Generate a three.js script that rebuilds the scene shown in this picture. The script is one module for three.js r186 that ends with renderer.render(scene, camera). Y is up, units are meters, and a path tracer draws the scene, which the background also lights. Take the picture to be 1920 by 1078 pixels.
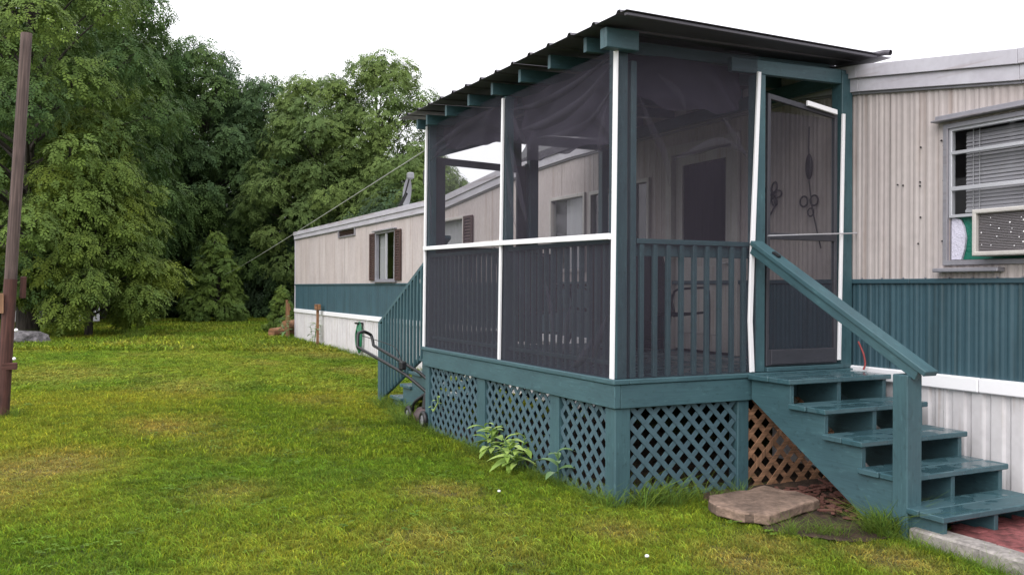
import * as THREE from 'three';
import { mergeGeometries } from 'three/addons/utils/BufferGeometryUtils.js';

// ---------------------------------------------------------------- camera, sky, sun, exposure
const scene = new THREE.Scene();
const camera = new THREE.PerspectiveCamera(36.05, 1920 / 1078, 0.1, 600);
{
  const yaw = 1.111, pitch = 0.0003, roll = 0.004;
  const fw = new THREE.Vector3(-Math.sin(yaw) * Math.cos(pitch), Math.sin(pitch), -Math.cos(yaw) * Math.cos(pitch));
  const rt = new THREE.Vector3(Math.cos(yaw), 0, -Math.sin(yaw));
  const up = new THREE.Vector3().crossVectors(rt, fw);
  const R = rt.clone().multiplyScalar(Math.cos(roll)).addScaledVector(up, Math.sin(roll));
  const U = up.clone().multiplyScalar(Math.cos(roll)).addScaledVector(rt, -Math.sin(roll));
  const m = new THREE.Matrix4().makeBasis(R, U, fw.clone().negate());
  camera.quaternion.setFromRotationMatrix(m);
  camera.position.set(5.3193, 1.55, 3.4603);
  camera.updateMatrixWorld();
}
const renderer = new THREE.WebGLRenderer({ antialias: true });
renderer.toneMapping = THREE.LinearToneMapping;
renderer.toneMappingExposure = 1.68;
renderer.shadowMap.enabled = true;

function rng(seed) { let a = seed >>> 0; return () => { a = (a + 0x6D2B79F5) | 0; let t = Math.imul(a ^ (a >>> 15), 1 | a); t = (t + Math.imul(t ^ (t >>> 7), 61 | t)) ^ t; return ((t ^ (t >>> 14)) >>> 0) / 4294967296; }; }
function hash2(x, y, s = 0) { let h = Math.imul(x | 0, 374761393) + Math.imul(y | 0, 668265263) + Math.imul(s | 0, 1442695041); h = Math.imul(h ^ (h >>> 13), 1274126177); return ((h ^ (h >>> 16)) >>> 0) / 4294967296; }
function vnoise(x, y, s = 0, px = 0, py = 0) {
  let xi = Math.floor(x), yi = Math.floor(y); const xf = x - xi, yf = y - yi;
  const u = xf * xf * (3 - 2 * xf), v = yf * yf * (3 - 2 * yf);
  const w = (a, p) => (p ? ((a % p) + p) % p : a);
  const h = (a, b) => hash2(w(a, px), w(b, py), s);
  return (h(xi, yi) * (1 - u) + h(xi + 1, yi) * u) * (1 - v) + (h(xi, yi + 1) * (1 - u) + h(xi + 1, yi + 1) * u) * v;
}
function fbm(x, y, s = 0, o = 4, px = 0, py = 0) { let t = 0, a = 0.5, n = 0; for (let k = 0; k < o; k++) { t += a * vnoise(x, y, s + k, px, py); n += a; a *= 0.5; x *= 2; y *= 2; px *= 2; py *= 2; } return t / n; }

{ // overcast sky: a bright even cloud sheet with very soft, broad structure
  const w = 256, h = 128, d = new Float32Array(w * h * 4);
  for (let j = 0; j < h; j++) for (let i = 0; i < w; i++) {
    const el = (j + 0.5) / h * 180 - 90, k = (j * w + i) * 4;
    const c = fbm(i / 32, j / 16, 5, 4, 8, 0);
    const v = el < 0 ? 0.55 : (0.93 + 0.17 * Math.sin(el * Math.PI / 180)) * (0.94 + 0.12 * c);
    d[k] = v * 0.985; d[k + 1] = v * 0.985; d[k + 2] = v * 1.035; d[k + 3] = 1;
  }
  const sky = new THREE.DataTexture(d, w, h, THREE.RGBAFormat, THREE.FloatType);
  sky.mapping = THREE.EquirectangularReflectionMapping; sky.magFilter = THREE.LinearFilter; sky.needsUpdate = true;
  scene.background = sky; scene.environment = sky;
}
const sun = new THREE.DirectionalLight(new THREE.Color(1, 0.97, 0.93), 1.45);
sun.position.set(12, 22, 19); sun.target.position.set(-2, 0, -1);
sun.castShadow = true; sun.shadow.radius = 100; sun.shadow.mapSize.set(2048, 2048);
Object.assign(sun.shadow.camera, { left: -45, right: 20, top: 30, bottom: -30, near: 1, far: 120 });
scene.add(sun, sun.target);

// ---------------------------------------------------------------- textures
function tex(w, h, fn, opt = {}) {
  const d = new Uint8Array(w * h * 4);
  for (let j = 0; j < h; j++) for (let i = 0; i < w; i++) {
    const c = fn(i / w, j / h, i, j), k = (j * w + i) * 4;
    if (typeof c === 'number') { d[k] = d[k + 1] = d[k + 2] = Math.max(0, Math.min(255, c * 255)); }
    else for (let q = 0; q < 3; q++) d[k + q] = Math.max(0, Math.min(255, c[q] * 255));
    d[k + 3] = 255;
  }
  const t = new THREE.DataTexture(d, w, h); t.wrapS = t.wrapT = THREE.RepeatWrapping; t.magFilter = THREE.LinearFilter; t.minFilter = THREE.LinearMipmapLinearFilter; t.generateMipmaps = true;
  if (!opt.data) t.colorSpace = THREE.SRGBColorSpace;
  t.needsUpdate = true; return t;
}
const rep = (t, a, b) => { const c = t.clone(); c.repeat.set(a, b); c.needsUpdate = true; return c; };
// painted timber: grain runs along v (length), metres per tile set by repeat
const grainT = tex(512, 1024, (u, v) => { const g = fbm(u * 60, v * 9, 11, 4, 60, 9), b = fbm(u * 6, v * 6, 12, 4, 6, 6), f = fbm(u * 24, v * 30, 14, 3, 24, 30), c = fbm(u * 40, v * 22, 15, 3, 40, 22); const scuff = c > 0.72 ? Math.min(0.10, (c - 0.72) * 1.4) : 0, dirt = f > 0.66 ? (f - 0.66) * 0.5 : 0, k = 0.79 + 0.10 * g + 0.14 * (b - 0.45) - dirt; return [k + scuff * 1.05, k + scuff * 0.9, k - 0.02 * (b - 0.5) + scuff * 0.8]; });
const wetR = tex(256, 256, (u, v) => { const a = fbm(u * 5, v * 5, 16, 4, 5, 5); return a > 0.52 ? 0.25 + 0.3 * Math.max(0, 0.62 - a) * 4 : 0.9; }, { data: true });
const grainB = tex(256, 512, (u, v) => 0.35 + 0.65 * fbm(u * 60, v * 7, 21, 4, 60, 7), { data: true });
const woodT = tex(256, 512, (u, v) => { const g = fbm(u * 34, v * 3, 31, 5, 34, 3), b = fbm(u * 4, v * 6, 32, 3, 4, 6); const k = 0.5 + 0.55 * g + 0.3 * (b - 0.5); return [k, k * 0.97, k * 0.94]; });
const wallT = tex(512, 512, (u, v) => { const st = fbm(u * 48, v * 2, 41, 4, 48, 2), b = fbm(u * 6, v * 6, 42, 4, 6, 6), sp = fbm(u * 60, v * 60, 43, 2, 60, 60); const dirt = Math.max(0, st - 0.58) * 0.7; return [0.90 + 0.10 * (b - 0.3) - dirt * 0.55 - 0.05 * sp, 0.89 + 0.11 * (b - 0.3) - dirt * 0.7 - 0.05 * sp, 0.88 + 0.10 * (b - 0.3) - dirt * 0.8 - 0.05 * sp]; });
const fineB = tex(256, 256, (u, v) => fbm(u * 24, v * 24, 51, 4, 24, 24), { data: true });
const stoneT = tex(512, 512, (u, v) => { const a = fbm(u * 6, v * 6, 61, 5, 6, 6), b = fbm(u * 40, v * 40, 62, 3, 40, 40); const k = 0.5 + 0.6 * (a - 0.2) + 0.25 * (b - 0.5); return [k, k * 0.98, k * 0.96]; });
const soilT = tex(512, 512, (u, v) => { const a = fbm(u * 10, v * 10, 71, 5, 10, 10), b = fbm(u * 60, v * 60, 72, 3, 60, 60); const k = 0.4 + 0.5 * a + 0.35 * (b - 0.5); return [k, k * 0.95, k * 0.9]; });
const barkT = tex(256, 512, (u, v) => { const a = fbm(u * 16, v * 6, 81, 5, 16, 6); return 0.35 + 0.8 * a; });

const C = (r, g, b) => new THREE.Color().setRGB(r, g, b);
const std = (c, o = {}) => new THREE.MeshStandardMaterial({ color: c, roughness: 0.7, side: THREE.DoubleSide, ...o });
const M = {
  teal: std(C(0.064, 0.144, 0.170), { map: rep(grainT, 1 / 0.6, 1 / 1.3), bumpMap: rep(grainB, 1 / 0.5, 1 / 1.1), bumpScale: 0.0012, roughness: 0.5 }),
  tealStep: std(C(0.068, 0.150, 0.178), { map: rep(grainT, 1 / 0.55, 1 / 1.2), bumpMap: rep(grainB, 1 / 0.4, 1 / 1.0), bumpScale: 0.0012, roughness: 0.6, roughnessMap: rep(wetR, 1 / 0.8, 1 / 0.9) }),
  tealSlat: std(C(0.085, 0.158, 0.195), { map: rep(grainT, 1 / 0.4, 1 / 0.9), roughness: 0.6 }),
  tealWall: std(C(0.050, 0.112, 0.148), { map: rep(wallT, 1 / 2.2, 1 / 2.0), roughness: 0.45 }),
  cream: std(C(0.585, 0.530, 0.535), { map: rep(wallT, 1 / 2.3, 1 / 2.6), roughness: 0.5 }),
  creamB: std(C(0.575, 0.515, 0.515), { map: rep(wallT, 1 / 1.9, 1 / 2.2), roughness: 0.5 }),
  skirt: std(C(0.80, 0.79, 0.83), { map: rep(wallT, 1 / 2.0, 1 / 2.1), roughness: 0.45 }),
  fascia: std(C(0.62, 0.61, 0.70), { map: rep(wallT, 1 / 2.0, 1 / 1.7), roughness: 0.4, metalness: 0.0 }),
  white: std(C(0.88, 0.87, 0.90), { roughness: 0.4, bumpMap: rep(fineB, 3, 3), bumpScale: 0.0006 }),
  trimGrey: std(C(0.40, 0.40, 0.46), { map: rep(wallT, 1 / 1.2, 1 / 1.2), roughness: 0.4, metalness: 0.3 }),
  alum: std(C(0.66, 0.66, 0.70), { roughness: 0.35, metalness: 0.6, bumpMap: rep(fineB, 4, 4), bumpScale: 0.0006 }),
  roof: std(C(0.125, 0.118, 0.145), { map: rep(wallT, 1 / 1.3, 1 / 1.7), roughness: 0.45, metalness: 0.2 }),
  roofHome: std(C(0.5, 0.5, 0.52), { map: rep(wallT, 1 / 1.3, 1 / 1.7), roughness: 0.6 }),
  screen: std(C(0.038, 0.032, 0.050), { roughness: 0.8, transparent: true, opacity: 0.40 }),
  screenPleatSheen: std(C(0.062, 0.056, 0.078), { roughness: 0.85, transparent: true, opacity: 0.28 }),  // paler than the screen: sky sheen on the folds put into the colour
  screenLower: std(C(0.026, 0.022, 0.036), { roughness: 0.8, transparent: true, opacity: 0.66 }),
  shadeCloth: std(C(0.045, 0.040, 0.062), { roughness: 0.9, transparent: true, opacity: 0.85 }),
  screenFront: std(C(0.040, 0.033, 0.050), { roughness: 0.8, transparent: true, opacity: 0.38 }),
  doorScreen: std(C(0.036, 0.030, 0.046), { roughness: 0.8, transparent: true, opacity: 0.42 }),
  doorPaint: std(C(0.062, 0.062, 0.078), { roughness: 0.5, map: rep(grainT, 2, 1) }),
  brownLat: std(C(0.44, 0.255, 0.155), { map: rep(woodT, 1 / 0.3, 1 / 0.9), roughness: 0.8 }),
  rawWood: std(C(0.36, 0.19, 0.10), { map: rep(woodT, 1 / 0.4, 1 / 1.2), roughness: 0.85 }),
  poleGrey: std(C(0.17, 0.125, 0.12), { map: rep(woodT, 1 / 0.2, 1 / 1.4), bumpMap: rep(woodT, 1 / 0.2, 1 / 1.4), bumpScale: 0.006, roughness: 0.9 }),
  poleRed: std(C(0.125, 0.052, 0.044), { map: rep(woodT, 1 / 0.2, 1 / 1.1), bumpMap: rep(woodT, 1 / 0.2, 1 / 1.1), bumpScale: 0.004, roughness: 0.85 }),
  shutter: std(C(0.075, 0.035, 0.03), { roughness: 0.6, map: rep(grainT, 2, 1) }),
  glass: new THREE.MeshPhysicalMaterial({ color: C(0.93, 0.95, 0.95), roughness: 0.04, transmission: 1, thickness: 0, ior: 1.5, side: THREE.DoubleSide }),
  blind: std(C(0.27, 0.255, 0.28), { roughness: 0.6 }),
  curtain: std(C(0.36, 0.35, 0.37), { roughness: 0.95 }),
  curtainDark: std(C(0.07, 0.06, 0.075), { roughness: 0.95 }),
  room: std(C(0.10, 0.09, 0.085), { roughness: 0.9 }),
  black: std(C(0.012, 0.012, 0.014), { roughness: 0.45 }),
  blackMetal: std(C(0.018, 0.018, 0.022), { roughness: 0.4, metalness: 0.4 }),
  sling: std(C(0.03, 0.028, 0.036), { roughness: 0.9, bumpMap: rep(fineB, 3, 3), bumpScale: 0.001 }),
  slingRed: std(C(0.055, 0.02, 0.028), { roughness: 0.9 }),
  hose: std(C(0.012, 0.14, 0.065), { roughness: 0.4 }),
  redCord: std(C(0.25, 0.03, 0.03), { roughness: 0.5 }),
  mowerRed: std(C(0.08, 0.05, 0.055), { roughness: 0.45, map: rep(wallT, 2, 2) }),
  stone: std(C(0.44, 0.315, 0.25), { map: rep(stoneT, 1 / 0.9, 1 / 0.9), bumpMap: rep(stoneT, 1 / 0.35, 1 / 0.35), bumpScale: 0.012, roughness: 0.9 }),
  rock: std(C(0.30, 0.29, 0.32), { map: rep(stoneT, 1 / 0.8, 1 / 0.8), bumpMap: rep(stoneT, 2, 2), bumpScale: 0.02, roughness: 0.9 }),
  concrete: std(C(0.66, 0.63, 0.62), { map: rep(stoneT, 1 / 0.7, 1 / 0.7), bumpMap: rep(stoneT, 3, 3), bumpScale: 0.003, roughness: 0.85 }),
  paver: std(C(0.52, 0.17, 0.18), { map: rep(stoneT, 1 / 0.5, 1 / 0.5), bumpMap: rep(stoneT, 4, 4), bumpScale: 0.003, roughness: 0.8 }),
  paver2: std(C(0.47, 0.145, 0.155), { map: rep(stoneT, 1 / 0.45, 1 / 0.45), bumpMap: rep(stoneT, 4, 4), bumpScale: 0.003, roughness: 0.8 }),
  soil: std(C(0.13, 0.085, 0.058), { map: rep(soilT, 1 / 0.8, 1 / 0.8), bumpMap: rep(soilT, 1 / 0.5, 1 / 0.5), bumpScale: 0.02, roughness: 1 }),
  mulch: std(C(0.125, 0.052, 0.040), { roughness: 0.95 }),
  bark: std(C(0.085, 0.07, 0.058), { map: rep(barkT, 2, 1), bumpMap: rep(barkT, 2, 1), bumpScale: 0.03, roughness: 0.95 }),
  wire: std(C(0.45, 0.45, 0.45), { roughness: 0.5 }),
  dish: std(C(0.22, 0.22, 0.24), { roughness: 0.5 }),
  foam: std(C(0.62, 0.60, 0.72), { roughness: 0.9, bumpMap: rep(stoneT, 3, 3), bumpScale: 0.01 }),
  greenFoil: std(C(0.01, 0.16, 0.11), { roughness: 0.4, bumpMap: rep(stoneT, 2, 2), bumpScale: 0.01 }),
  acGrille: std(C(0.34, 0.32, 0.35), { roughness: 0.6, map: rep(wallT, 1, 1) }),
  acCase: std(C(0.66, 0.64, 0.63), { roughness: 0.5, map: rep(wallT, 1, 1) }),
  doorWhite: std(C(0.62, 0.60, 0.60), { roughness: 0.5, map: rep(wallT, 1 / 1.2, 1 / 1.3) }),
  warm: std(C(0.30, 0.08, 0.02), { roughness: 0.7 }),
};

// ---------------------------------------------------------------- geometry helpers
const used = {};
function numbered(n) { const k = used[n] = (used[n] ?? -1) + 1; return k ? n + '_' + String(k).padStart(3, '0') : n; }
function shadows(o) { o.castShadow = o.receiveShadow = true; return o; }
function part(name, geo, mat, parent) { const m = shadows(new THREE.Mesh(geo, mat)); m.name = name; parent.add(m); return m; }
function thing(name, label, category, pos = [0, 0, 0], turn = 0, group) {
  const g = new THREE.Group(); g.name = numbered(name); g.position.set(...pos); g.rotation.y = turn; g.userData = { label, category }; if (group) g.userData.group = group; scene.add(g); return g;
}
function lone(name, geo, mat, label, category, group) { const m = shadows(new THREE.Mesh(geo, mat)); m.name = numbered(name); m.userData = { label, category }; if (group) m.userData.group = group; scene.add(m); return m; }
function structure(name, geo, mat, parent = scene) { const m = shadows(new THREE.Mesh(geo, mat)); m.name = parent === scene ? numbered(name) : name; if (parent === scene) m.userData.kind = 'structure'; parent.add(m); return m; }
function buildGeo(P, N, UV, I) { const g = new THREE.BufferGeometry(); g.setAttribute('position', new THREE.Float32BufferAttribute(P, 3)); if (N) g.setAttribute('normal', new THREE.Float32BufferAttribute(N, 3)); if (UV) g.setAttribute('uv', new THREE.Float32BufferAttribute(UV, 2)); if (I) g.setIndex(I); return g; }
let uvSeed = 1;
// uv in metres: the longest side of the piece runs along v
function metreUV(g, seed) {
  g.computeBoundingBox(); const s = new THREE.Vector3(); g.boundingBox.getSize(s); const dims = [s.x, s.y, s.z];
  const r = rng(seed ?? uvSeed++ * 977), ou = r() * 7, ov = r() * 7; const p = g.attributes.position, n = g.attributes.normal, uv = [];
  const long = dims.indexOf(Math.max(...dims));
  for (let i = 0; i < p.count; i++) {
    const a = [Math.abs(n.getX(i)), Math.abs(n.getY(i)), Math.abs(n.getZ(i))]; const k = a.indexOf(Math.max(...a)); let ax = [0, 1, 2].filter(q => q !== k);
    if (ax[0] === long) ax = [ax[1], ax[0]]; else if (ax[1] !== long && dims[ax[0]] > dims[ax[1]]) ax.reverse();
    const c = [p.getX(i), p.getY(i), p.getZ(i)]; uv.push(c[ax[0]] + ou, c[ax[1]] + ov);
  }
  g.setAttribute('uv', new THREE.Float32BufferAttribute(uv, 2)); return g;
}
// chamfered box centred at the origin
function cbox(w, h, d, b = 0.004, seed) {
  b = Math.min(b, w * 0.3, h * 0.3, d * 0.3); const X = w / 2, Y = h / 2, Z = d / 2, P = [];
  const tri = (a, q, c) => P.push(...a, ...q, ...c), quad = (a, q, c, e) => { tri(a, q, c); tri(a, c, e); };
  const F = (ax, s, i, j) => { const H = [X, Y, Z], B = b, o = [0, 0, 0]; const u = (ax + 1) % 3, v = (ax + 2) % 3; o[ax] = s * H[ax]; o[u] = i * (H[u] - B); o[v] = j * (H[v] - B); return o; };
  for (let ax = 0; ax < 3; ax++) for (const s of [-1, 1]) { const q = [F(ax, s, -1, -1), F(ax, s, 1, -1), F(ax, s, 1, 1), F(ax, s, -1, 1)]; s > 0 ? quad(...q) : quad(q[3], q[2], q[1], q[0]); }
  for (let ax = 0; ax < 3; ax++) { const u = (ax + 1) % 3, v = (ax + 2) % 3; for (const su of [-1, 1]) for (const sv of [-1, 1]) {
    const A = (t) => { const o = [0, 0, 0], H = [X, Y, Z]; o[ax] = t * (H[ax] - b); o[u] = su * H[u]; o[v] = sv * (H[v] - b); return o; };
    const B = (t) => { const o = [0, 0, 0], H = [X, Y, Z]; o[ax] = t * (H[ax] - b); o[u] = su * (H[u] - b); o[v] = sv * H[v]; return o; };
    su * sv > 0 ? quad(A(-1), B(-1), B(1), A(1)) : quad(B(-1), A(-1), A(1), B(1));
  } }
  for (const sx of [-1, 1]) for (const sy of [-1, 1]) for (const sz of [-1, 1]) { const a = [sx * X, sy * (Y - b), sz * (Z - b)], q = [sx * (X - b), sy * Y, sz * (Z - b)], c = [sx * (X - b), sy * (Y - b), sz * Z]; sx * sy * sz > 0 ? tri(a, q, c) : tri(a, c, q); }
  const g = buildGeo(P); 
  // outward winding
  const p = g.attributes.position.array; for (let i = 0; i < p.length; i += 9) { const ax = p[i + 3] - p[i], ay = p[i + 4] - p[i + 1], az = p[i + 5] - p[i + 2], bx = p[i + 6] - p[i], by = p[i + 7] - p[i + 1], bz = p[i + 8] - p[i + 2]; const nx = ay * bz - az * by, ny = az * bx - ax * bz, nz = ax * by - ay * bx; const cx = p[i] + p[i + 3] + p[i + 6], cy = p[i + 1] + p[i + 4] + p[i + 7], cz = p[i + 2] + p[i + 5] + p[i + 8]; if (nx * cx + ny * cy + nz * cz < 0) for (let q = 0; q < 3; q++) { const t = p[i + 3 + q]; p[i + 3 + q] = p[i + 6 + q]; p[i + 6 + q] = t; } }
  g.computeVertexNormals(); return metreUV(g, seed);
}
// box given by its extents
function ext(x0, x1, y0, y1, z0, z1, b = 0.004) { return cbox(x1 - x0, y1 - y0, z1 - z0, b).translate((x0 + x1) / 2, (y0 + y1) / 2, (z0 + z1) / 2); }
// bar between two points; w across (horizontal), h thick
function bar(a, b, w, h, bev = 0.003, upv = [0, 1, 0]) {
  const A = new THREE.Vector3(...a), B = new THREE.Vector3(...b), d = B.clone().sub(A), L = d.length(); d.normalize();
  let s = new THREE.Vector3().crossVectors(new THREE.Vector3(...upv), d); if (s.lengthSq() < 1e-6) s.set(1, 0, 0); s.normalize(); const u = new THREE.Vector3().crossVectors(d, s);
  return cbox(w, h, L, bev).applyMatrix4(new THREE.Matrix4().makeBasis(s, u, d).setPosition(A.add(B).multiplyScalar(0.5)));
}
function tube(pts, r, seg = 24, rad = 7, closed = false) { return new THREE.TubeGeometry(new THREE.CatmullRomCurve3(pts.map(p => new THREE.Vector3(...p)), closed, 'catmullrom', 0.3), seg, r, rad, closed); }
function poly(pts, depth, z0 = 0, holes = [], bevel = 0) { // extruded outline in the xy plane from z0 to z0+depth
  const s = new THREE.Shape(pts.map(p => new THREE.Vector2(...p))); for (const h of holes) s.holes.push(new THREE.Path(h.map(p => new THREE.Vector2(...p))));
  const g = new THREE.ExtrudeGeometry(s, bevel ? { depth: depth - 2 * bevel, bevelEnabled: true, bevelSize: bevel, bevelThickness: bevel, bevelSegments: 1, bevelOffset: -bevel } : { depth, bevelEnabled: false });
  g.translate(0, 0, z0 + bevel); return metreUV(g);
}
function clip(pts, x0, x1, y0, y1) {
  const cut = (P, f, at) => { const o = []; for (let i = 0; i < P.length; i++) { const a = P[i], b = P[(i + 1) % P.length], fa = f(a), fb = f(b); if (fa >= 0) o.push(a); if ((fa >= 0) !== (fb >= 0)) { const t = fa / (fa - fb); o.push([a[0] + (b[0] - a[0]) * t, a[1] + (b[1] - a[1]) * t]); } } return o; };
  let P = cut(pts, p => p[0] - x0); P = P.length ? cut(P, p => x1 - p[0]) : P; P = P.length ? cut(P, p => p[1] - y0) : P; P = P.length ? cut(P, p => y1 - p[1]) : P; return P;
}
const frontPlane = new THREE.Matrix4().makeBasis(new THREE.Vector3(0, 0, -1), new THREE.Vector3(0, 1, 0), new THREE.Vector3(1, 0, 0)); // local x = -z, local z = +x

const WZ = -2.345, SK = 0.915, TE = 1.62, XL = -3.82, HD = 0.89; // wall plane, skirt top, teal band top, porch end, deck height
// ---------------------------------------------------------------- ground
const spots = [ // dry patches in the lawn: x, z, radius x, radius z, strength
  [-3.3, 3.75, 0.95, 0.75, 1], [-2.3, 4.1, 0.6, 0.5, 0.8], [-5.2, 2.6, 0.9, 0.6, 0.75], [-9, 1.9, 1.6, 0.8, 0.5], [-12, 3.6, 1.8, 1.2, 0.5], [-0.95, 0.95, 0.4, 0.35, 0.75], [0.55, 0.35, 0.35, 0.25, 0.7], [1.45, 0.05, 0.5, 0.3, 0.85], [1.75, -0.75, 0.42, 0.28, 1], [0.2, 1.5, 0.5, 0.4, 0.6], [-1.6, 2.4, 0.5, 0.4, 0.5], [-16, -1.2, 2, 1, 0.5], [-14.5, -1.6, 1.6, 0.7, 0.7], [1.2, -0.35, 0.35, 0.25, 0.7], [-6.8, 0.6, 1.0, 0.5, 0.35], [-4.2, 0.9, 0.7, 0.3, 0.35]];
function dryness(x, z) { let s = 0; for (const [a, b, rx, rz, k] of spots) { const d = Math.hypot((x - a) / rx, (z - b) / rz); s = Math.max(s, k * Math.max(0, 1 - Math.max(0, d - 0.25) / 1.0) * (0.55 + 0.9 * fbm(x * 2.3, z * 2.3, 91, 3))); } const n = fbm(x * 0.55 + 3, z * 0.9, 95, 4); return Math.min(1, Math.max(s, Math.max(0, n - 0.60) * 2.4)); }
function lawnColor(x, z, out = [0, 0, 0]) {
  const a = fbm(x * 0.5, z * 0.8, 101, 4), b = fbm(x * 2.2, z * 2.4, 102, 3), c = vnoise(x * 0.9 + 20, z * 1.1, 103);
  const yel = Math.min(1, Math.max(0, (a - 0.32) * 2.0)), blu = Math.min(1, Math.max(0, (b - 0.55) * 3.2)) * (c > 0.45 ? 1 : 0.35), dry = dryness(x, z);
  let r = 0.108 + 0.098 * yel, g = 0.184 + 0.060 * yel, bl = 0.014 + 0.013 * yel;
  r += (0.085 - r) * blu * 0.6; g += (0.145 - g) * blu * 0.6; bl += (0.022 - bl) * blu * 0.6;
  r += (0.290 - r) * dry * 0.66; g += (0.225 - g) * dry * 0.66; bl += (0.070 - bl) * dry * 0.66;
  out[0] = r; out[1] = g; out[2] = bl; return out;
}
const isLawn = (x, z) => !(x > -3.86 && x < 0.02 && z < 0.02) && z > -2.25 + (x > -21 ? 0 : -6) && !(x > 0 && x < 1.38 && z < -1.05 - 0.0) && !(x > 1.5 && z < -1.14) && !soilAt(x, z);
function soilAt(x, z) { const d = Math.hypot((x - 0.72) / 0.78, (z + 1.0) / 0.50); return d + 0.35 * (fbm(x * 4, z * 4, 77, 3) - 0.5) < 0.95; }
{ // one sheet to the horizon, finer near the camera
  const ax = []; for (let x = -320; x < -60; x += 20) ax.push(x); for (let x = -60; x < -24; x += 1.5) ax.push(x); for (let x = -24; x < -8; x += 0.4) ax.push(x); for (let x = -8; x < 5; x += 0.16) ax.push(x); for (let x = 5; x <= 325; x += 20) ax.push(x);
  const az = []; for (let z = -320; z < -30; z += 20) az.push(z); for (let z = -30; z < -4; z += 1.3) az.push(z); for (let z = -4; z < 7; z += 0.16) az.push(z); for (let z = 7; z < 30; z += 1.3) az.push(z); for (let z = 30; z <= 330; z += 20) az.push(z);
  const P = [], UV = [], CO = [], I = [], c = [0, 0, 0];
  for (let j = 0; j < az.length; j++) for (let i = 0; i < ax.length; i++) {
    const x = ax[i], z = az[j]; P.push(x, -0.012 + (Math.hypot(x, z) < 30 ? 0.02 * (fbm(x * 0.7, z * 0.7, 111, 3) - 0.5) : 0), z); UV.push(x, z); lawnColor(x, z, c);
    const wood = Math.min(1, Math.max(0, (-x - 37.0 + 2.2 * fbm(z * 0.3, x * 0.3, 120, 3)) / 2)); const k = wood * 0.85; // leaf litter under the wood
    CO.push(c[0] * 0.62 * (1 - k) + 0.05 * k, c[1] * 0.58 * (1 - k) + 0.045 * k, c[2] * 0.8 * (1 - k) + 0.03 * k);
  }
  const n = ax.length; for (let j = 0; j < az.length - 1; j++) for (let i = 0; i < n - 1; i++) { const a = j * n + i; I.push(a, a + n, a + 1, a + 1, a + n, a + n + 1); }
  const g = buildGeo(P, null, UV, I); g.setAttribute('color', new THREE.Float32BufferAttribute(CO, 3)); g.computeVertexNormals();
  const gt = tex(512, 512, (u, v) => { const a = fbm(u * 64, v * 64, 131, 3, 64, 64), b = fbm(u * 9, v * 9, 132, 4, 9, 9); const k = 0.45 + 0.75 * a + 0.3 * (b - 0.5); return [k * 1.02, k, k * 0.9]; });
  structure('lawn', g, std(C(1, 1, 1), { vertexColors: true, map: rep(gt, 1 / 1.4, 1 / 1.4), bumpMap: rep(gt, 1 / 1.4, 1 / 1.4), bumpScale: 0.03, roughness: 1 }));
  // bare soil beside the steps
  const SP = [], SI = [], SU = [], n2 = 60; let cnt = 0; const idx = {};
  for (let j = 0; j < n2; j++) for (let i = 0; i < n2; i++) { const x = -0.2 + 2.1 * i / (n2 - 1), z = -2.3 + 2.2 * j / (n2 - 1); SP.push(x, 0.006 + 0.03 * (fbm(x * 6, z * 6, 79, 4) - 0.5), z); SU.push(x, z); }
  for (let j = 0; j < n2 - 1; j++) for (let i = 0; i < n2 - 1; i++) { const x = -0.2 + 2.1 * (i + .5) / (n2 - 1), z = -2.3 + 2.2 * (j + .5) / (n2 - 1); if (soilAt(x, z) || (x < 1.4 && z < -1.2)) { const a = j * n2 + i; SI.push(a, a + n2, a + 1, a + 1, a + n2, a + n2 + 1); } }
  const sg = buildGeo(SP, null, SU, SI); sg.computeVertexNormals(); structure('bare_soil', sg, M.soil);
  structure('bare_soil', ext(XL + 0.06, -0.06, -0.03, 0.004, WZ + 0.03, -0.06, 0.002), M.soil);
}

// ---------------------------------------------------------------- mobile home

const prof = [[-20.75, 3.15], [-9.0, 3.14], [-6.8, 3.33], [-5.6, 3.42], [-4.6, 3.46], [-0.6, 3.455], [0.09, 3.385], [1.47, 3.19], [2.6, 3.12], [7.0, 3.12]];
function roofY(x) { for (let i = 0; i < prof.length - 1; i++) if (x <= prof[i + 1][0]) { const [a, b] = prof[i], [c, d] = prof[i + 1]; return b + (d - b) * (x - a) / (c - a); } return prof[prof.length - 1][1]; }
const home = thing('mobile_home', 'long cream mobile home with teal lower band and white skirting', 'mobile home', [0, 0, 0]);
const wins = [ // x0, x1, y0, y1 openings in the cream wall
  { k: 'ac', o: [0.90, 1.98, 1.765, 2.735] },
  { k: 'far', o: [-12.95, -11.72, 1.72, 2.68] },
  { k: 'vent', o: [-15.94, -14.57, 2.775, 2.93] },
  { k: 'pair', o: [-5.16, -4.33, 1.80, 2.72] },
  { k: 'pair2', o: [-4.13, -3.45, 1.80, 2.71] },
  { k: 'dark', o: [-3.2, -2.93, 1.75, 2.75] },
  { k: 'shut', o: [-9.35, -8.22, 1.75, 2.70] },
  { k: 'door', o: [-2.46, -1.50, 0.89, 2.98] },
];
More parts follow.
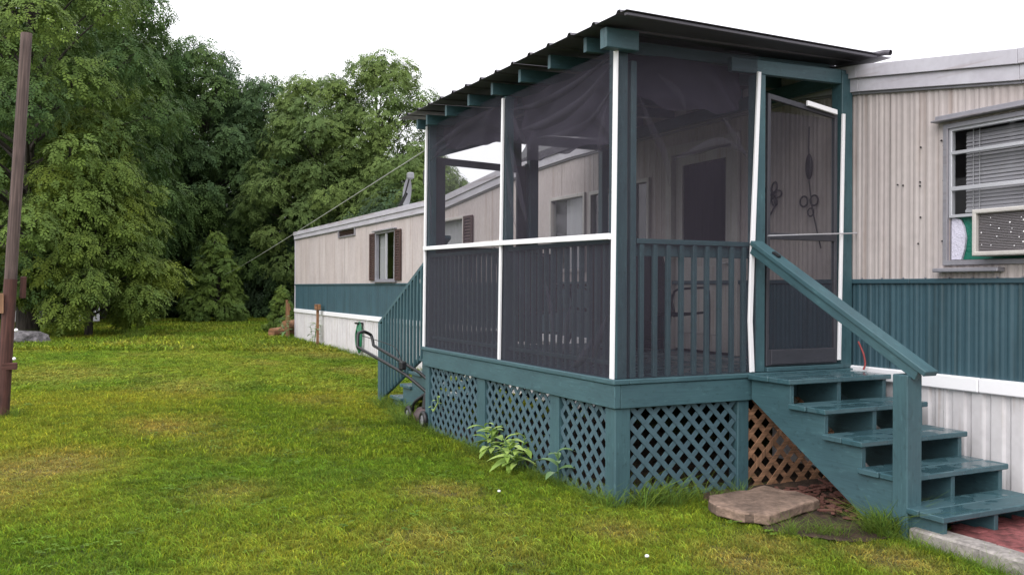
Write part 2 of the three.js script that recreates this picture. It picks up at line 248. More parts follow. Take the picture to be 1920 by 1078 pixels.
function siding(x0, x1, y0, yTop, step, depthOf, holes, z = WZ) { // ribbed sheet with openings left out
  const P = [], UV = [], I = []; const n = Math.round((x1 - x0) / step);
  const du = (x0 * 13.7) % 3;
  for (let i = 0; i < n; i++) {
    const a = x0 + (x1 - x0) * i / n, b = x0 + (x1 - x0) * (i + 1) / n, mid = (a + b) / 2; let spans = [[y0, null]];
    const top = x => (typeof yTop === 'function' ? yTop(x) : yTop);
    const list = []; let lo = y0; const hs = holes.filter(h => mid > h[0] && mid < h[1] && h[3] > y0).sort((p, q) => p[2] - q[2]);
    for (const h of hs) { if (h[2] > lo) list.push([lo, h[2]]); lo = h[3]; } list.push([lo, null]);
    for (const [p, q] of list) { const k = P.length / 3, ta = q ?? top(a), tb = q ?? top(b); if (ta <= p) continue; P.push(a, p, z + depthOf(a), b, p, z + depthOf(b), b, tb, z + depthOf(b), a, ta, z + depthOf(a)); UV.push(a + du, p, b + du, p, b + du, tb, a + du, ta); I.push(k, k + 1, k + 2, k, k + 2, k + 3); }
  }
  const g = buildGeo(P, null, UV, I); g.computeVertexNormals(); return g;
}
const tri = (x, per, wd) => { const t = ((x % per) + per) % per / per; const d = Math.abs(t - 0.5) * per; return d < wd ? 1 : d < wd + 0.011 ? 1 - (d - wd) / 0.011 : 0; };
const ribCream = x => 0.0065 * tri(x, 0.11, 0.010) + 0.004 * tri(x + 0.055 + 0.012 * Math.sin(Math.round(x / 0.11) * 2.3), 0.11, 0.005);
const ribSkirt = x => 0.014 * tri(x, 0.15, 0.045);
{
  const holes = wins.map(w => w.o); const sheet = 0.88; let q = 0;
  for (let x = -20.75; x < 6.99; x += sheet, q++) {
    const b = Math.min(x + sheet, 7.0) - 0.002, fine = 0.0101;
    const rb = t => ribCream(t) + (q % 2 ? 0.003 : 0), mt = q % 3 === 1 ? M.creamB : M.cream, hh = holes.find(h => h[0] <= x + 0.01 && h[1] >= b - 0.01);
    if (hh) { part('siding_panel', siding(x, b, TE - 0.01, hh[2], fine, rb, []), mt, home); part('siding_panel', siding(x, b, hh[3], t => roofY(t) - 0.17, fine, rb, []), mt, home); }
    else part('siding_panel', siding(x, b, TE - 0.01, t => roofY(t) - 0.17, fine, rb, holes), mt, home);
    part('lower_band_panel', siding(x, b, SK - 0.02, TE + 0.005, fine, t => ribCream(t) - 0.004 + (q % 2 ? 0.002 : 0), holes), M.tealWall, home);
  }
  for (let x = -20.75; x < 6.99; x += 0.9) if (x < -4.2 || x > -0.96) part('skirt_panel', siding(x, Math.min(x + 0.898, 7), -0.03, SK - 0.08, 0.0101, t => ribSkirt(t) - 0.02, []), M.skirt, home);
  for (let x = -20.8; x < 7; x += 3.66) for (const [a, b] of x < XL && x + 3.66 > XL ? [[x, XL - 0.05]] : x > XL && x < -0.06 ? [[-0.06, x + 3.655]] : [[x, Math.min(x + 3.655, 7)]]) if (b > a + 0.1) part('skirt_cap', ext(a, b, SK - 0.10, SK + 0.004, WZ - 0.03, WZ + 0.035, 0.008), M.white, home);
  for (let x = -20.78; x < 7; x += 3.05) part('belt_strip', ext(x, Math.min(x + 3.046, 7), TE - 0.025, TE + 0.012, WZ - 0.01, WZ + 0.022, 0.004), M.tealWall, home);
  part('corner_trim', ext(-20.80, -20.74, 0, 3.1, WZ - 0.05, WZ + 0.02, 0.004), M.fascia, home);
  // fascia boards along the stepped roof line
  const line = (dy0, dy1, z0, z1, mat, name) => { for (let i = 0; i < prof.length - 1; i++) { const [a, ya] = prof[i], [b, yb] = prof[i + 1]; const segs = Math.max(1, Math.round((b - a) / 4)); for (let s = 0; s < segs; s++) { const xa = a + (b - a) * s / segs, xb = a + (b - a) * (s + 1) / segs - 0.002, A = ya + (yb - ya) * s / segs, B = ya + (yb - ya) * (s + 1) / segs; part(name, poly([[xa, A + dy0], [xb, B + dy0], [xb, B + dy1], [xa, A + dy1]], z1 - z0, z0, [], 0.003), mat, home); } } };
  line(-0.105, 0, WZ - 0.02, WZ + 0.075, M.fascia, 'fascia_board');
  line(-0.215, -0.106, WZ - 0.02, WZ + 0.052, M.fascia, 'fascia_board');
  line(-0.235, -0.2155, WZ - 0.02, WZ + 0.03, M.trimGrey, 'drip_edge');
  // roof sheets, gently crowned across the width, and the hidden walls
  for (let i = 0; i < prof.length - 1; i++) { const [a, ya] = prof[i], [b, yb] = prof[i + 1]; const P = [], UV = [], I = []; for (let k = 0; k <= 8; k++) { const z = WZ + 0.05 - 4.3 * k / 8, c = -0.01 + 0.22 * (1 - Math.pow(k / 4 - 1, 2)) - 0.0; P.push(a, ya + c, z, b, yb + c, z); UV.push(a, z, b, z); if (k) { const m = k * 2; I.push(m - 2, m - 1, m + 1, m - 2, m + 1, m); } } const g = buildGeo(P, null, UV, I); g.computeVertexNormals(); part('roof_sheet', g, M.roofHome, home); }
  part('end_wall', ext(-20.745, -20.70, 0, 3.2, WZ - 4.2, WZ - 0.055), M.cream, home);
  part('end_wall', ext(6.95, 7.0, 0, 3.1, WZ - 4.2, WZ - 0.05), M.cream, home);
  part('back_wall', ext(-20.7, 6.95, 0, 3.1, WZ - 4.24, WZ - 4.2), M.cream, home);
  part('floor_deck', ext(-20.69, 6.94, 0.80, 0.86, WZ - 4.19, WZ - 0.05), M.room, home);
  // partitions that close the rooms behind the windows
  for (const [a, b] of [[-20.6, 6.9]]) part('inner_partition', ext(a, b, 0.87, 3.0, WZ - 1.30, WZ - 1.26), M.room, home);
  // screws in the siding
  for (const [x, y] of [[0.66, 2.635], [0.655, 2.37], [0.86, 2.36], [0.655, 2.34], [0.64, 1.90], [0.66, 2.10], [0.85, 1.91], [0.87, 2.11], [0.86, 2.62], [0.5, 2.36], [0.45, 2.37], [0.84, 2.66]]) part('screw', new THREE.CylinderGeometry(0.006, 0.007, 0.008, 8).rotateX(Math.PI / 2).translate(x, y, WZ + 0.016), M.black, home);
  for (let x = 0.12; x < 1.6; x += 0.19) part('screw', new THREE.CylinderGeometry(0.006, 0.007, 0.008, 8).rotateX(Math.PI / 2).translate(x + 0.03 * Math.sin(x * 31), TE + 0.018, WZ + 0.018), M.trimGrey, home);
}
function frameGeo(x0, x1, y0, y1, w, z0, z1, bev = 0.003) { return poly([[x0 - w, y0 - w], [x1 + w, y0 - w], [x1 + w, y1 + w], [x0 - w, y1 + w]], z1 - z0, z0, [[[x0, y0], [x0, y1], [x1, y1], [x1, y0]]], bev); }
function pane(x0, x1, y0, y1, z) { return new THREE.PlaneGeometry(x1 - x0, y1 - y0).translate((x0 + x1) / 2, (y0 + y1) / 2, z); }
function drape(x0, x1, y0, y1, z, amp = 0.02, per = 0.11, n = 40) { const P = [], UV = [], I = []; for (let i = 0; i <= n; i++) { const x = x0 + (x1 - x0) * i / n, d = amp * Math.sin(x / per * 6.283 + 1.3 * Math.sin(x * 9)); P.push(x, y0, z + d * 1.2, x, y1, z + d * 0.8); UV.push(x, y0, x, y1); if (i) { const k = i * 2; I.push(k - 2, k, k + 1, k - 2, k + 1, k - 1); } } const g = buildGeo(P, null, UV, I); g.computeVertexNormals(); return g; }
for (const { k, o: [x0, x1, y0, y1] } of wins) {
  if (k === 'door') continue;
  if (k === 'vent') {
    const w = part('vent_window', frameGeo(x0, x1, y0, y1, 0.03, WZ - 0.02, WZ + 0.04), M.trimGrey, home);
    for (let i = 0; i < 4; i++) part('louver', cbox(x1 - x0, 0.03, 0.008, 0.001).rotateX(0.7).translate((x0 + x1) / 2, y0 + 0.02 + i * 0.04, WZ + 0.005), M.shutter, w);
    part('backing', ext(x0, x1, y0, y1, WZ - 0.04, WZ - 0.03, 0.001), M.black, w); continue;
  }
  const near = k === 'ac';
  const w = part('window', frameGeo(x0, x1, y0, y1, near ? 0.038 : 0.045, WZ - 0.05, WZ + (near ? 0.03 : 0.035), 0.004), k === 'far' || near ? M.trimGrey : M.doorWhite, home);
  if (near) {
    part('sash', frameGeo(x0 + 0.025, x1 - 0.025, y0 + 0.335, y1 - 0.02, 0.022, WZ - 0.03, WZ + 0.012, 0.002), M.alum, w);
    part('sash_rail', ext(x0 + 0.026, x1 - 0.026, 2.542, 2.566, WZ - 0.02, WZ + 0.016, 0.002), M.alum, w);
    part('sash_rail', ext(x0 + 0.026, x1 - 0.026, 2.275, 2.305, WZ - 0.02, WZ + 0.016, 0.002), M.alum, w);
    part('pane', pane(x0 + 0.026, x1 - 0.026, 2.566, y1 - 0.022, WZ - 0.004), M.glass, w);
    part('pane', pane(x0 + 0.026, x1 - 0.026, 2.305, 2.542, WZ - 0.006), M.glass, w);
    part('pane', pane(x0 + 0.026, x1 - 0.026, 2.10, 2.275, WZ - 0.004), M.glass, w);
    for (let i = 0; i < 21; i++) part('blind_slat', cbox(x1 - x0 - 0.13, 0.0015, 0.030, 0.0004).rotateX(1.22 + 0.14 * Math.sin(i * 2.1)).rotateZ(0.004 * Math.sin(i * 1.7)).translate((x0 + x1) / 2 + 0.02, 2.145 + i * 0.0275, WZ - 0.07), M.blind, w);
    part('blind_bottom_rail', ext(x0 + 0.08, x1 - 0.02, 2.112, 2.136, WZ - 0.085, WZ - 0.06), M.curtain, w);
    for (const cx of [1.05, 1.10]) part('blind_cord', ext(cx, cx + 0.006, 2.12, y1, WZ - 0.055, WZ - 0.050, 0.001), M.curtain, w);
    part('foam_filler', poly([[x0 + 0.005, y0 + 0.005], [0.985, y0 + 0.005], [1.01, y0 + 0.08], [1.02, y0 + 0.16], [1.005, y0 + 0.24], [0.975, y0 + 0.30], [x0 + 0.005, y0 + 0.315]], 0.02, WZ - 0.035), M.foam, w);
    part('green_filler', ext(x0 + 0.005, x1 - 0.005, y0 + 0.004, y0 + 0.314, WZ - 0.055, WZ - 0.038, 0.002), M.greenFoil, w);
    part('head_flashing', bar([x0 - 0.10, y1 + 0.062, WZ + 0.05], [x1 + 0.1, y1 + 0.062, WZ + 0.05], 0.075, 0.014, 0.003), M.trimGrey, w);
    part('head_flashing', ext(x0 - 0.095, x1 + 0.095, y1 + 0.0715, y1 + 0.105, WZ + 0.012, WZ + 0.045, 0.004), M.trimGrey, w);
    part('sill', ext(x0 - 0.08, 1.34, y0 - 0.088, y0 - 0.058, WZ + 0.0, WZ + 0.09, 0.006), M.trimGrey, w);
  } else {
    const mid = (x0 + x1) / 2;
    part('pane', pane(x0, x1, y0, y1, WZ - 0.01), M.glass, w);
    if (k === 'far') {
      part('mullion', ext(mid - 0.025, mid + 0.025, y0, y1, WZ - 0.03, WZ + 0.01), M.alum, w);
      part('curtain', drape(x0, x0 + 0.36, y0, y1, WZ - 0.09), M.curtain, w); part('curtain', drape(mid + 0.22, x1, y0, y1, WZ - 0.09), M.curtain, w);
      part('sill', ext(x0 - 0.1, x1 + 0.1, y0 - 0.07, y0 - 0.046, WZ, WZ + 0.07), M.trimGrey, w);
      part('head_flashing', ext(x0 - 0.14, x1 + 0.10, y1 + 0.046, y1 + 0.075, WZ, WZ + 0.08), M.trimGrey, w);
    }
    if (k === 'pair') part('curtain', drape(x0 + 0.24, x1, y0, y1, WZ - 0.09, 0.012, 0.2), M.curtain, w);
    if (k === 'pair2') part('curtain', drape(x0 + 0.22, x1, y0, y1, WZ - 0.09, 0.012, 0.2), M.curtain, w);
    if (k === 'dark') part('curtain', drape(x0, x1, y0, y1, WZ - 0.08, 0.01, 0.1), M.curtainDark, w);
    if (k === 'shut') part('curtain', drape(x0, x1, y0, y1, WZ - 0.09, 0.015, 0.14), M.curtain, w);
  }
  const shut = (a, b) => { const s = part('shutter', frameGeo(a + 0.05, b - 0.05, y0 + 0.02, y1 - 0.02, 0.05, WZ + 0.016, WZ + 0.045), M.shutter, home); for (let i = 0; i < 18; i++) part('louver', cbox(b - a - 0.1, 0.045, 0.007, 0.001).rotateX(-0.5).translate((a + b) / 2, y0 + 0.045 + i * (y1 - y0 - 0.09) / 17, WZ + 0.030), M.shutter, s); };
  if (k === 'far') { shut(x0 - 0.42, x0 - 0.06); shut(x1 + 0.06, x1 + 0.40); }
  if (k === 'shut') shut(x1 + 0.06, x1 + 0.42);
}
{ // entrance door inside the porch
  const [x0, x1, y0, y1] = wins.find(w => w.k === 'door').o;
  const d = part('door', poly([[x0 + 0.012, y0 + 0.02], [x1 - 0.012, y0 + 0.02], [x1 - 0.012, y1 - 0.01], [x0 + 0.012, y1 - 0.01]], 0.04, WZ - 0.05, [[[x0 + 0.13, 1.92], [x0 + 0.13, y1 - 0.12], [x1 - 0.13, y1 - 0.12], [x1 - 0.13, 1.92]]], 0.003), M.doorWhite, home);
  part('door_glass_standin', pane(x0 + 0.125, x1 - 0.125, 1.915, y1 - 0.115, WZ - 0.03), M.screenLower, d);  // dark mesh added in place of the glass, to lose its sky reflection
  part('door_curtain', drape(x0 + 0.12, x1 - 0.12, 1.9, y1 - 0.1, WZ - 0.10, 0.012, 0.16), M.curtainDark, d);
  part('handle', tube([[x1 - 0.07, 1.80, WZ - 0.01], [x1 - 0.07, 1.80, WZ + 0.05], [x1 - 0.14, 1.80, WZ + 0.05]], 0.01, 12), M.alum, d);
  part('lower_panel', ext(x0 + 0.16, x1 - 0.16, 1.08, 1.78, WZ - 0.012, WZ - 0.002, 0.006), M.doorWhite, d);
  const w = 0.10; part('door_frame', poly([[x0 - w, y0 + 0.004], [x0, y0 + 0.004], [x0, y1], [x1, y1], [x1, y0 + 0.004], [x1 + w, y0 + 0.004], [x1 + w, y1 + w], [x0 - w, y1 + w]], 0.08, WZ - 0.04, [], 0.004), M.doorWhite, home);
}

// ---------------------------------------------------------------- screened porch

const porch = thing('screened_porch', 'teal timber porch with dark insect screens and white battens', 'porch', [0, 0, 0]);
{
  const T = M.teal;
  // posts below the deck
  part('post', ext(-0.135, 0.0, -0.02, 0.69, -0.135, 0.0, 0.008), T, porch);
  for (const [a, b] of [[-2.43, -2.255], [-0.975, -0.83]]) part('post', ext(a, b, -0.02, 0.688, -0.11, -0.004, 0.006), T, porch);
  part('post', ext(XL, XL + 0.11, -0.02, 0.688, -0.11, -0.002, 0.006), T, porch);
  part('post', ext(-0.11, -0.004, -0.02, 0.688, -1.235, -1.125, 0.006), T, porch);
  part('post', ext(XL, XL + 0.1, -0.02, 0.688, -2.30, -2.20, 0.006), T, porch);
  part('post', ext(-0.1, -0.004, -0.02, 0.688, -2.32, -2.22, 0.006), T, porch);
  // rim boards with a thin cap
  part('rim_board', ext(XL - 0.02, 0.022, 0.69, 0.858, -0.035, 0.022, 0.005), T, porch);
  part('rim_cap', ext(XL - 0.03, 0.034, 0.860, 0.898, -0.10, 0.034, 0.006), T, porch);
  part('rim_board', ext(-0.035, 0.020, 0.688, 0.858, -2.325, -0.037, 0.005), T, porch);
  part('rim_cap', ext(-0.10, 0.032, 0.860, 0.897, -2.325, -0.102, 0.006), T, porch);
  part('rim_board', ext(XL - 0.018, XL + 0.03, 0.69, 0.858, -2.325, -0.037, 0.005), T, porch);
  for (let i = 0; i < 25; i++) { const z = -0.106 - i * 0.0885; part('deck_board', ext(XL + 0.03, -0.102, 0.855, 0.890, Math.max(-2.33, z - 0.0845), z, 0.004), M.tealStep, porch); }
  // upper posts: corner, outer left, door jamb, wall posts
  const H = 3.275;
  part('post', ext(-0.10, 0.0, HD + 0.009, H, -0.10, -0.002, 0.005), T, porch);
  part('screen_stud', ext(-0.06, -0.012, HD + 0.009, H - 0.08, -0.185, -0.135, 0.004), M.teal, porch);
  part('post', ext(XL, XL + 0.09, HD + 0.009, H + 0.04, -0.09, -0.002, 0.005), T, porch);
  part('post', ext(-1.91, -1.82, HD + 0.009, H, -0.09, -0.004, 0.005), M.teal, porch);
  part('post', ext(-0.09, 0.006, HD + 0.009, 3.225, -1.385, -1.288, 0.005), T, porch);
  part('post', ext(-0.11, 0.006, HD + 0.009, 3.33, -2.325, -2.205, 0.005), T, porch);
  part('post', ext(XL, XL + 0.09, HD + 0.009, H, -2.32, -2.23, 0.005), T, porch);
  part('post', ext(XL, XL + 0.09, HD + 0.009, H, -1.36, -1.25, 0.005), M.teal, porch);
  // headers
  part('header_beam', ext(XL + 0.09, -0.30, 3.185, 3.285, -0.36, -0.29, 0.004), M.teal, porch);
  part('header_beam', poly([[1.05, 3.222], [2.205, 3.245], [2.205, 3.36], [1.05, 3.33]], 0.05, 0, [], 0.004).applyMatrix4(frontPlane).translate(-0.052, 0, 0), T, porch);
  part('header_beam', ext(XL + 0.01, XL + 0.07, 3.215, 3.33, -2.23, -0.09, 0.004), M.teal, porch);
  part('wall_ledger', ext(XL, 0.0, 3.24, 3.36, WZ + 0.09, WZ + 0.135, 0.004), M.teal, porch);
  part('gusset', poly([[0.09, 3.215], [0.85, 3.215], [0.12, 2.985], [0.09, 2.985]], 0.02, XL + 0.02).applyMatrix4(frontPlane), M.teal, porch);
  // rafters: ends show under the eave
  const rs = [-0.26, -0.807, -1.326, -1.874, -2.402, -2.97, -3.513, -3.80];
  const ry = (z) => 3.348 + (0.12 - z) * 0.032;
  for (const x of rs) part('rafter', poly([[-0.12, ry(0.12) - 0.072], [2.30, ry(-2.3) - 0.055], [2.30, ry(-2.3) + 0.036], [-0.12, ry(0.12) + 0.034]], 0.042, 0, [], 0.003).applyMatrix4(frontPlane).translate(x, 0, 0), T, porch);
  part('rafter', poly([[-0.15, 3.232], [0.125, 3.235], [0.125, 3.375], [-0.15, 3.370]], 0.085, 0, [], 0.005).applyMatrix4(frontPlane).translate(0.016, 0, 0), T, porch);
  part('rafter', poly([[0.13, 3.285], [2.2, 3.35], [2.2, 3.42], [0.13, 3.385]], 0.04, 0, [], 0.003).applyMatrix4(frontPlane).translate(-0.20, 0, 0), M.teal, porch);
  // ribbed metal roof, laid in sheets
  const rib = x => { const t = (((x + 0.46) % 0.32) + 0.32) % 0.32; const d = Math.abs(t - 0.16); return d < 0.014 ? 0.022 : d < 0.03 ? 0.022 * (0.03 - d) / 0.016 : 0; };
  const sheets = [[-4.10, -3.14], [-3.135, -2.18], [-2.175, -1.22], [-1.215, -0.26], [-0.255, 0.44]];
  sheets.forEach(([a, b], s) => { const P = [], UV = [], I = []; const xs = []; for (let x = a; x < b; x += 0.008) xs.push(x); xs.push(b); const z0 = 0.215 + 0.012 * Math.sin(s * 3), z1 = -2.46, n = xs.length;
    for (const lay of [0, 1]) xs.forEach(x => { for (const z of [z0, z1]) { const xx = s === 4 && z === z1 ? a + (x - a) * 0.66 : x, y = 3.390 + 0.030 * (0.21 - z) + (-x) * 0.010 + (s % 2) * 0.003 + (lay ? rib(x) + 0.003 : rib(x)); P.push(xx, y, z); UV.push(xx, z); } });
    for (let i = 0; i < n - 1; i++) { const k = i * 2, m = k + n * 2; I.push(k, k + 2, k + 1, k + 1, k + 2, k + 3, m, m + 1, m + 2, m + 1, m + 3, m + 2, k, m, m + 2, k, m + 2, k + 2); }
    I.push((n - 1) * 2, (n - 1) * 2 + 1, (n - 1) * 2 + n * 2 + 1, (n - 1) * 2, (n - 1) * 2 + n * 2 + 1, (n - 1) * 2 + n * 2, 0, n * 2, n * 2 + 1, 0, n * 2 + 1, 1);
    const g = buildGeo(P, null, UV, I).toNonIndexed(); g.computeVertexNormals(); part('roof_sheet', g, M.roof, porch); });
  part('roof_flashing', tube([[0.12, 3.475, -2.42], [0.20, 3.482, -2.46], [0.26, 3.470, -2.47]], 0.024, 10), M.roof, porch);
  part('roof_flashing', ext(-4.08, 0.14, 3.470, 3.476, -2.62, -2.42, 0.001), M.trimGrey, porch);
  // fascia strip under the sheet ends along the front gable
  part('edge_batten', bar([0.40, 3.372, 0.19], [0.175, 3.447, -2.40], 0.03, 0.022), M.roof, porch);
  // white battens
  const W = M.white, bt = (pts, th = 0.022) => poly(pts, th, 0.007, [], 0.003);
  part('batten', bt([[-0.035, 0.90], [0.004, 0.90], [0.040, 3.27], [0.001, 3.27]]), W, porch);
  part('batten', bt([[-1.905, 0.90], [-1.872, 0.90], [-1.812, 3.25], [-1.843, 3.25]]), W, porch);
  part('batten', bt([[-3.835, 0.90], [-3.795, 0.90], [-3.74, 3.31], [-3.775, 3.31]]), W, porch);
  part('batten', poly([[-3.77, 1.955], [-1.86, 1.930], [-1.86, 1.972], [-3.77, 1.995]], 0.022, 0.030, [], 0.003), W, porch);
  part('batten', poly([[-1.855, 1.930], [-0.015, 1.898], [-0.015, 1.942], [-1.855, 1.972]], 0.022, 0.030, [], 0.003), W, porch);
  const fr = (pts, th = 0.022) => poly(pts, th, 0.009, [], 0.003).applyMatrix4(frontPlane);
  part('batten', fr([[1.222, 0.905], [1.262, 0.905], [1.240, 1.3], [1.262, 1.9], [1.288, 2.5], [1.318, 3.235], [1.286, 3.235], [1.252, 2.5], [1.222, 1.9], [1.203, 1.3]]), W, porch);
  part('batten', fr([[2.150, 0.97], [2.178, 0.97], [2.218, 2.99], [2.190, 2.99]]), W, porch);
  part('batten', fr([[1.79, 3.018], [2.115, 2.972], [2.115, 3.012], [1.79, 3.058]])
.translate(0.012, 0, 0), W, porch);

  // insect screens: loose cloth, folds hang from the upper corners
  function screen(u0, u1, v0, v1, fold, n = 70) {
    const P = [], UV = [], I = []; const m = Math.max(20, Math.round(n * (v1 - v0) / Math.max(0.5, u1 - u0)));
    for (let j = 0; j <= m; j++) for (let i = 0; i <= n; i++) { const s = i / n, t = j / m, u = u0 + (u1 - u0) * s, v = v0 + (v1 - v0) * t; const edge = Math.min(1, 8 * Math.min(s, 1 - s, t, 1 - t)); P.push(u, v, Math.max(0, fold(s, t) * edge + 0.002)); UV.push(u, v); }
    for (let j = 0; j < m; j++) for (let i = 0; i < n; i++) { const a = j * (n + 1) + i; I.push(a, a + 1, a + n + 2, a, a + n + 2, a + n + 1); }
    const g = buildGeo(P, null, UV, I); g.computeVertexNormals(); return g;
  }
  const swag = (amp, seed) => (s, t) => { const sag = 4 * (s - 0.5) * (s - 0.5), ph = (1 - t) * 7 + (1 - sag) * -3.2 + 1.2 * vnoise(s * 3, t * 3, seed); const up = Math.max(0, t - 0.25); return amp * (Math.sin(ph * 2.1) * up * 1.3 + 0.7 * Math.sin((s * 2.3 + t * 4.1) * 2 + seed) * (0.35 + up) + 0.5 * (vnoise(s * 5, t * 4, seed + 3) - 0.5)) + amp * 0.25; };
  const drop = (amp, seed) => (s, t) => amp * (0.9 * Math.sin((s * 6 + 1.4 * t * t) * 3.1 + seed) * (0.3 + 0.7 * t) * Math.max(0, 1 - Math.abs(s - 0.2) * 2.2) + 0.8 * (vnoise(s * 4 + seed, t * 3, seed) - 0.5));
  part('insect_screen', screen(-3.77, -1.875, 1.99, 3.30, swag(0.040, 3)), M.screen, porch);
  part('insect_screen', screen(-1.84, -0.02, 1.95, 3.26, (s, t) => swag(0.055, 7)(s, t) + drop(0.04, 2)(s, t), 100), M.screen, porch);
  part('insect_screen', screen(-3.79, -1.885, 0.895, 1.965, drop(0.012, 5)), M.screenLower, porch);
  part('insect_screen', screen(-1.88, -0.025, 0.895, 1.94, drop(0.02, 9)), M.screenLower, porch);
  part('insect_screen', screen(0.012, 1.30, 0.90, 3.375, (s, t) => { const f = (t - 0.72) - (-0.55 * s); return 0.022 * Math.exp(-Math.pow((s - 0.02 - (0.86 - t) * 0.75) / 0.05, 2)) * (t > 0.35 && t < 0.9 ? 1 : 0) + swag(0.026, 13)(s, t); }, 90).applyMatrix4(frontPlane).translate(0.003, 0, 0), M.screenFront, porch);
  // pleats where the slack mesh is folded over itself, sky sheen in their colour
  function pleat(pts, w, h) { const c = new THREE.CatmullRomCurve3(pts.map(p => new THREE.Vector3(p[0], p[1], 0))), n = 40, P = [], UV = [], I = [], k = 6; for (let i = 0; i <= n; i++) { const t = i / n, p = c.getPointAt(t), d = c.getTangentAt(t), ww = w * Math.sin(Math.PI * Math.min(0.97, t * 0.94 + 0.04)); for (let q = 0; q <= k; q++) { const e = q / k * 2 - 1; P.push(p.x - d.y * e * ww, p.y + d.x * e * ww, 0.004 + h * (1 - e * e) * (ww / w)); UV.push(q / k * w, t); } } for (let i = 0; i < n; i++) for (let q = 0; q < k; q++) { const a = i * (k + 1) + q; I.push(a, a + 1, a + k + 2, a, a + k + 2, a + k + 1); } const g = buildGeo(P, null, UV, I); g.computeVertexNormals(); return g; }
  const PL = [[[[-0.06, 3.16], [-0.45, 2.98], [-1.0, 2.90], [-1.55, 2.92]], 0.05, 0.03], [[[-0.05, 2.98], [-0.35, 2.80], [-0.75, 2.76], [-1.2, 2.80]], 0.04, 0.025], [[[-0.08, 3.22], [-0.6, 3.12], [-1.2, 3.08], [-1.75, 3.13]], 0.035, 0.022], [[[-0.12, 2.88], [-0.20, 2.66], [-0.23, 2.45]], 0.03, 0.02], [[[-1.74, 2.95], [-1.62, 2.62], [-1.50, 2.35], [-1.33, 2.02]], 0.045, 0.028], [[[-1.78, 2.66], [-1.70, 2.36], [-1.58, 2.05]], 0.035, 0.022], [[[-1.70, 3.1], [-1.50, 2.86], [-1.30, 2.70]], 0.03, 0.018],
    [[[-3.70, 3.05], [-3.2, 3.10], [-2.6, 3.16], [-1.98, 3.20]], 0.04, 0.02], [[[-3.68, 2.92], [-3.40, 2.99], [-3.05, 3.03]], 0.025, 0.015], [[[-3.72, 2.75], [-3.66, 2.45], [-3.62, 2.1]], 0.025, 0.014]];
  for (const [p, w, h] of PL) part('screen_pleat', pleat(p, w, h), M.screenPleatSheen, porch);
  const PL2 = [[[[-0.30, 1.18], [-0.45, 1.02], [-0.62, 0.93]], 0.045, 0.02], [[[-0.10, 1.35], [-0.25, 1.12], [-0.33, 0.95]], 0.04, 0.02], [[[-1.05, 1.62], [-0.95, 1.35], [-0.88, 1.02]], 0.035, 0.016], [[[-0.62, 1.42], [-0.72, 1.2], [-0.75, 1.0]], 0.04, 0.016]];
  for (const [p, w, h] of PL2) part('screen_pleat', pleat(p, w, h), M.screenPleatSheen, porch);
  const PL3 = [[[[0.20, 2.92], [0.30, 2.72], [0.42, 2.52], [0.46, 2.3]], 0.035, 0.02], [[[1.20, 2.60], [0.95, 2.66], [0.7, 2.58], [0.5, 2.5]], 0.04, 0.018], [[[0.95, 2.86], [1.08, 2.70], [1.2, 2.55]], 0.03, 0.015], [[[0.35, 3.12], [0.55, 2.98], [0.62, 2.85]], 0.03, 0.014]];
  for (const [p, w, h] of PL3) part('screen_pleat', pleat(p, w, h).applyMatrix4(frontPlane).translate(0.006, 0, 0), M.screenPleatSheen, porch);
  // dark shade cloth bunched up under the eaves, hanging in swags
  function valance(u0, u1, top, low, seed, amp) { const n = 90, m = 34, P = [], UV = [], I = []; for (let j = 0; j <= m; j++) for (let i = 0; i <= n; i++) { const s2 = i / n, t = j / m, u = u0 + (u1 - u0) * s2, b = low(s2), v = b + (top - b) * t; const f = amp * (Math.sin((v * 14 + 5.5 * Math.pow(s2 - 0.45, 2) * 4 + 1.5 * vnoise(s2 * 4, t * 2, seed)) * 1.5) * (0.4 + 0.6 * (1 - t)) + 0.5 * Math.sin(s2 * 19 + t * 5 + seed) * 0.6); P.push(u, v, f); UV.push(u, v); } for (let j = 0; j < m; j++) for (let i = 0; i < n; i++) { const a = j * (n + 1) + i; I.push(a, a + 1, a + n + 2, a, a + n + 2, a + n + 1); } const g = buildGeo(P, null, UV, I); g.computeVertexNormals(); return g; }
  part('shade_cloth', valance(-1.80, -0.13, 3.27, q => 2.66 + 0.10 * Math.pow(q - 0.5, 2) + 0.015 * Math.sin(q * 21), 3, 0.03).translate(0, 0, -0.17), M.shadeCloth, porch);
  part('shade_cloth', valance(-3.70, -1.93, 3.29, q => 3.05 - 0.14 * q + 0.012 * Math.sin(q * 17), 5, 0.025).translate(0, 0, -0.17), M.shadeCloth, porch);
  part('shade_cloth', valance(0.14, 1.27, 3.30, q => 2.90 + 0.16 * Math.abs(q - 0.55) + 0.02 * Math.sin(q * 13), 8, 0.025).applyMatrix4(frontPlane).translate(-0.16, 0, 0), M.shadeCloth, porch);
  // jamb boards at the far end beside the back door
  part('jamb_board', ext(XL + 0.005, XL + 0.03, 2.955, 3.214, -1.170, -0.955, 0.003), M.teal, porch);
  part('jamb_board', ext(XL + 0.008, XL + 0.03, 0.93, 2.99, -1.255, -1.222, 0.003), M.teal, porch);

  // front screen door, sagging on its hinges
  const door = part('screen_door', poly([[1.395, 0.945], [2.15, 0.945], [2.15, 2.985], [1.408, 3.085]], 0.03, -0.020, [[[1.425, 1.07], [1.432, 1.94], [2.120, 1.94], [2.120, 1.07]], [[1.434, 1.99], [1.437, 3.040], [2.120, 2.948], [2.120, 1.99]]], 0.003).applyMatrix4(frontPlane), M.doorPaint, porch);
  part('door_screen', screen(1.428, 2.118, 1.06, 1.95, drop(0.006, 31), 24).applyMatrix4(frontPlane).translate(-0.006, 0, 0), M.doorScreen, door);
